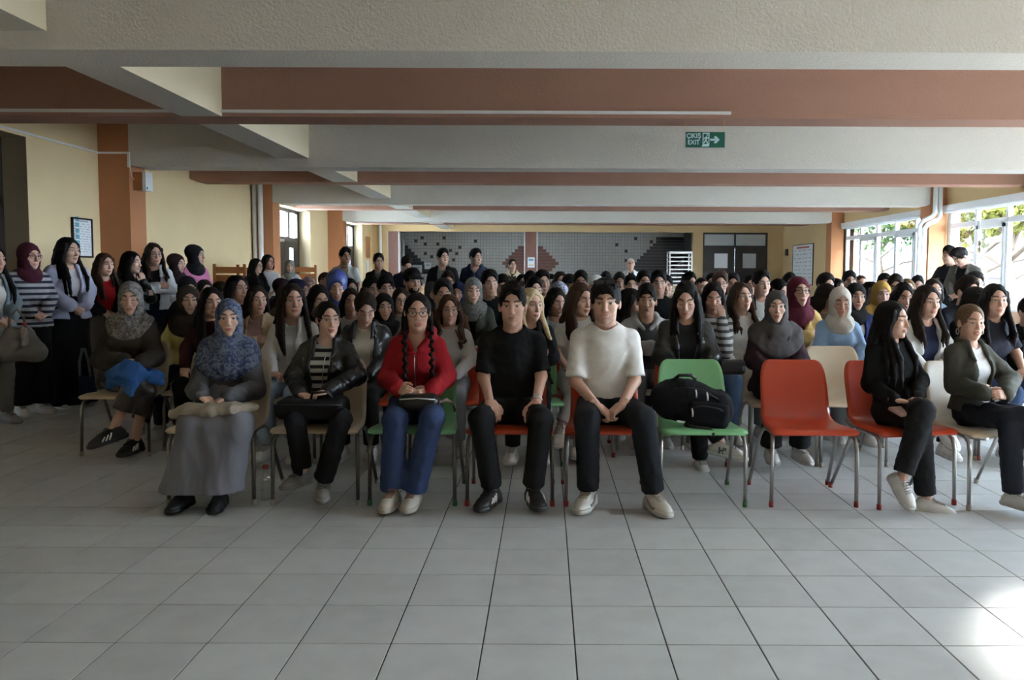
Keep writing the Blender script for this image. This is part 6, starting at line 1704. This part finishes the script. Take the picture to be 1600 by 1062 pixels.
chair(fx(1418, 4.58), FY - .02, 12, 'orange', 'orange chair under the woman all in black', 'chrome')
chair(fx(1552, 4.58), FY - .02, 14, 'beige', 'beige chair under the woman in olive jacket', 'chrome')
chair(fx(1313, R2), R2, 0, 'beige', 'empty beige chair in the second row before the light blue shirt', 'chrome')
for px, Y, c, l in ((455, 5.78, 'beige', 'beige chair under the white open-collared shirt'), (570, R2, 'orange', 'orange chair under the woman looking down at her hands'), (702, 5.76, 'orange', 'orange chair under the varsity top'),
                    (826, R2, 'green', 'green chair under the platinum blonde'), (905, 6.0, 'orange', 'orange chair under the white t-shirt with lettering'), (1010, 6.25, 'beige', 'beige chair under the open grey hoodie'),
                    (1072, R2, 'orange', 'orange chair under the biker jacket'), (1213, R2, 'beige', 'beige chair under the plum coat'), (1446, 5.95, 'beige', 'beige chair under the white denim jacket'),
                    (1553, 5.95, 'orange', 'orange chair under the woman in navy at the right edge'), (330, 6.15, 'beige', 'beige chair under the maroon top'), (293, 6.75, 'beige', 'beige chair under the yellow sweater'),
                    (401, 6.65, 'green', 'green chair under the beige trench coat'), (1113, 6.5, 'beige', 'beige chair under the patterned blouse'), (1157, 6.62, 'green', 'green chair under the white cowl-neck sweater'),
                    (1312, 6.35, 'beige', 'beige chair under the light blue shirt')):
    chair(fx(px, Y), Y - .02, 0, c, l, 'chrome' if px > 800 else 'dull_steel')
# ================================================================== bags and small things
def prop_obj(name, f, mat, col, root, k=None):
    o = link(name, f.mesh(name), mat, root); tint(o, col, mat); return o
# ---- backpack on the green chair
bp = empty('backpack', tuple(at(1082, 640, 4.70)[:2]) + (.452,), rad(-6)); tag(bp, 'black backpack lying on the green chair', 'backpack')
bp.rotation_euler = (rad(4), rad(7), rad(-6))
f = Field((-.30, -.22, -.05), (.30, .22, .36), .009)
f.rbox((0, 0, .115), (.225, .125, .105), .085, .02); f.ell((-.06, .01, .17), (.15, .11, .10), .06); f.ell((-.20, .0, .13), (.075, .10, .085), .05)
f.ripple(.005, .11, 4, 2.0); f.ripple(.003, .05, 9, 1.5)
prop_obj('main_bag', f, 'cloth', (.006, .006, .009), bp)
f = Field((-.10, -.23, -.02), (.26, -.02, .24), .009)
f.rbox((.07, -.115, .095), (.125, .045, .075), .040, .02); f.ripple(.003, .06, 3, 2.0)
prop_obj('front_pocket', f, 'cloth', (.005, .005, .008), bp)
for i, pts in enumerate(([(-.17, -.085, .20), (-.08, -.11, .235), (.02, -.108, .235), (.13, -.10, .185), (.20, -.06, .13)], [(-.03, -.155, .135), (.04, -.162, .155), (.12, -.160, .150), (.18, -.145, .12)])):
    o = MB().tube(pts, .0045, 6).build('zip', 'black_plastic', bp)
for x, y, z in ((-.02, -.118, .232), (.045, -.117, .225), (-.03, -.162, .13)):
    MB().tube([(x, y, z), (x + .006, y - .008, z - .02), (x + .01, y - .008, z - .045)], .0055, 6).build('zip_pull', 'steel', bp)
MB().tube([(-.14, -.02, .26), (-.12, -.05, .29), (-.05, -.05, .30), (-.02, -.02, .275)], .010, 8).build('carry_handle', 'black_plastic', bp)
MB().tube([(-.05, -.12, .03), (.0, -.15, .012), (.08, -.16, .016), (.12, -.17, .0), (.10, -.19, -.006)], .013, 8, flat=1.6).build('shoulder_strap', 'black_plastic', bp)
tint(MB().box((-.10, -.128, .030), (-.035, -.122, .040)).build('label_tab', 'paper', bp), (1, 1, 1))
# ---- things on laps
def lap_thing(name, px, py, Y, label, cat): 
    p = at(px, py, Y); r = empty(name, tuple(p)); tag(r, label, cat); return r
r = lap_thing('laptop_sleeve', 486, 640, 4.44, 'black padded laptop sleeve on the lap of the leather-jacketed woman', 'bag')
f = Field((-.24, -.12, -.12), (.24, .22, .12), .009); f.rbox((0, .05, 0), (.190, .115, .058), .040, .02); f.ripple(.003, .12, 2, 1.5)
prop_obj('sleeve_body', f, 'cloth', (.006, .006, .007), r)
MB().tube([(-.19, -.05, .03), (-.1, -.068, .034), (.1, -.068, .034), (.19, -.05, .03)], .004, 6).build('zip', 'black_plastic', r)
MB().tube([(.0, .0, .05), (.02, -.03, .095), (.10, -.02, .10), (.13, .01, .05)], .008, 8).build('carry_handle', 'black_plastic', r)
r = lap_thing('waist_bag', 655, 628, 4.46, 'small black zipped bag on the lap of the red hoodie', 'bag')
f = Field((-.17, -.10, -.09), (.17, .12, .09), .008); f.rbox((0, 0, 0), (.118, .055, .048), .042, .02); f.ripple(.003, .07, 2, 1.5)
prop_obj('bag_body', f, 'leather', (.008, .008, .009), r)
MB().tube([(-.10, -.052, .02), (0, -.060, .028), (.10, -.052, .02)], .004, 6).build('zip', 'steel', r)
MB().tube([(.10, .02, -.01), (.15, .06, .0), (.18, .12, -.03), (.185, .16, -.08)], .006, 6, flat=1.8).build('strap', 'bark', r)
r = lap_thing('folded_cardigan', 332, 640, 4.40, 'beige folded cardigan across the lap of the grey dress', 'clothing')
f = Field((-.32, -.12, -.12), (.32, .20, .12), .009)
f.chain([A(-.22, .02, -.035), A(-.12, -.02, -.005), A(0, -.03, .0), A(.12, -.02, .0), (A(.22, .03, .005))], [.040, .048, .045, .046, .036], .03, (1, 1, 1.25))
f.cone((-.16, .0, -.02), (.02, -.05, -.015), .030, .028, .02); f.ripple(.006, .06, 6, 2.4); f.ripple(.003, .03, 2, 1.6)
prop_obj('knit_folds', f, 'knit', (.36, .31, .255), r)
r = lap_thing('denim_jacket', 208, 590, 5.66, 'bright blue denim jacket laid over the knees of the brown sweater', 'clothing')
f = Field((-.32, -.20, -.26), (.32, .24, .14), .009)
f.ell((0, .04, .0), (.20, .15, .055), .03); f.cone((.02, -.10, .03), (.07, -.17, -.10), .10, .035, .05, (1, 1.5, 1)); f.ell((0, -.10, .03), (.15, .07, .06), .05); f.cone((-.12, .0, -.01), (-.18, .02, -.06), .06, .035, .04); f.cone((.14, .0, -.0), (.19, .02, -.05), .06, .03, .04)
f.ripple(.008, .09, 3, 2.4); f.ripple(.004, .04, 7, 1.6)
prop_obj('denim_folds', f, 'denim', (.040, .125, .34), r)
r = lap_thing('clutch', 1416, 640, 4.50, 'dusty pink notebook under the hands of the woman in black', 'notebook')
f = Field((-.13, -.09, -.05), (.13, .09, .05), .007); f.rbox((0, 0, 0), (.085, .055, .012), .010, .01)
o = prop_obj('cover', f, 'leather', (.36, .22, .19), r); o.rotation_euler = (rad(14), 0, rad(20))
r = lap_thing('mobile_phone', 1441, 576, 5.66, 'dark mobile phone in the hands of the white denim jacket', 'phone')
f = Field((-.06, -.10, -.03), (.06, .10, .03), .006); f.rbox((0, 0, 0), (.037, .076, .005), .005, .01)
o = prop_obj('case', f, 'plastic', (.02, .02, .022), r); o.rotation_euler = (rad(25), rad(0), rad(50))
MB().box((-.033, -.070, .0052), (.033, .070, .0062)).build('screen', 'facade_dark', o)
r = lap_thing('black_handbag', 1143, 572, 5.62, 'small black handbag beside the biker jacket', 'bag')
f = Field((-.14, -.10, -.10), (.14, .12, .12), .008); f.rbox((0, 0, 0), (.095, .045, .055), .03, .02); f.ripple(.002, .07, 2, 1.5)
prop_obj('bag_body', f, 'leather', (.008, .008, .009), r)
MB().box((-.08, -.048, .01), (.08, -.044, .04)).build('flap', 'black_plastic', r)
# ---- bottle on the floor
p = on_floor(417, 782)
wb = empty('water_bottle', tuple(p)); tag(wb, 'clear plastic water bottle with red cap on the floor', 'bottle')
MB().lathe([(.028, 0), (.033, .004), (.033, .03), (.031, .036), (.033, .042), (.033, .075), (.031, .081), (.033, .087), (.033, .12), (.028, .145), (.014, .172), (.0125, .19)], 18).build('bottle_body', 'clear_plastic', wb)
MB().lathe([(.0305, .003), (.0305, .06), (.004, .0605)], 14).build('water', 'clear_plastic', wb)
simple('cap_red', (.35, .03, .03), .4)
MB().lathe([(.0155, .188), (.0160, .19), (.0160, .207), (.014, .210)], 14).build('cap', 'cap_red', wb)
# ---- bags held by the people on the left
p = at(33, 530, 6.75)
hb = empty('handbag', (p.x, 6.75, p.z), rad(20)); tag(hb, 'grey slouchy handbag held by the person at the left edge', 'bag')
f = Field((-.28, -.14, -.26), (.28, .14, .24), .010)
f.chain([A(-.11, 0, -.13), A(.11, 0, -.13)], [.075, .075], .03); f.chain([A(-.08, 0, .03), A(.05, 0, .03)], [.045, .045], .12); f.cone((-.11, 0, -.13), (-.08, 0, .06), .075, .035, .05); f.cone((.11, 0, -.13), (.04, 0, .06), .075, .03, .05)
f.ripple(.004, .09, 2, 2.0)
prop_obj('bag_body', f, 'leather', (.15, .14, .13), hb)
MB().tube([(-.08, -.02, .06), (-.07, -.03, .17), (-.02, -.02, .24), (.03, -.02, .17), (.045, -.02, .06)], .011, 8).build('strap', 'bark', hb)
p = at(41, 521, 6.70)
b2 = empty('water_bottle', (p.x, 6.68, p.z - .12)); tag(b2, 'water bottle with red cap sticking out of the grey handbag', 'bottle')
MB().lathe([(.028, 0), (.032, .004), (.032, .12), (.014, .16), (.0125, .175)], 14).build('bottle_body', 'clear_plastic', b2)
MB().lathe([(.0155, .173), (.0160, .175), (.0160, .195), (.014, .198)], 12).build('cap', 'cap_red', b2)
p = at(136, 600, 7.55)
tb = empty('tote_bag', (p.x, 7.55, p.z)); tag(tb, 'navy tote bag hanging from the hands of the lavender cardigan', 'bag')
f = Field((-.14, -.09, -.26), (.14, .09, .20), .010); f.rbox((0, 0, -.06), (.075, .035, .13), .03, .02); f.ripple(.004, .08, 2, 2.0)
prop_obj('bag_body', f, 'cloth', (.014, .018, .055), tb)
MB().tube([(-.05, -.02, .06), (-.045, -.03, .2), (-.02, -.02, .33)], .010, 6, flat=1.6).build('strap', 'ink', tb)
MB().tube([(.05, -.02, .06), (.04, -.03, .2), (.0, -.02, .33)], .010, 6, flat=1.6).build('strap', 'ink', tb)
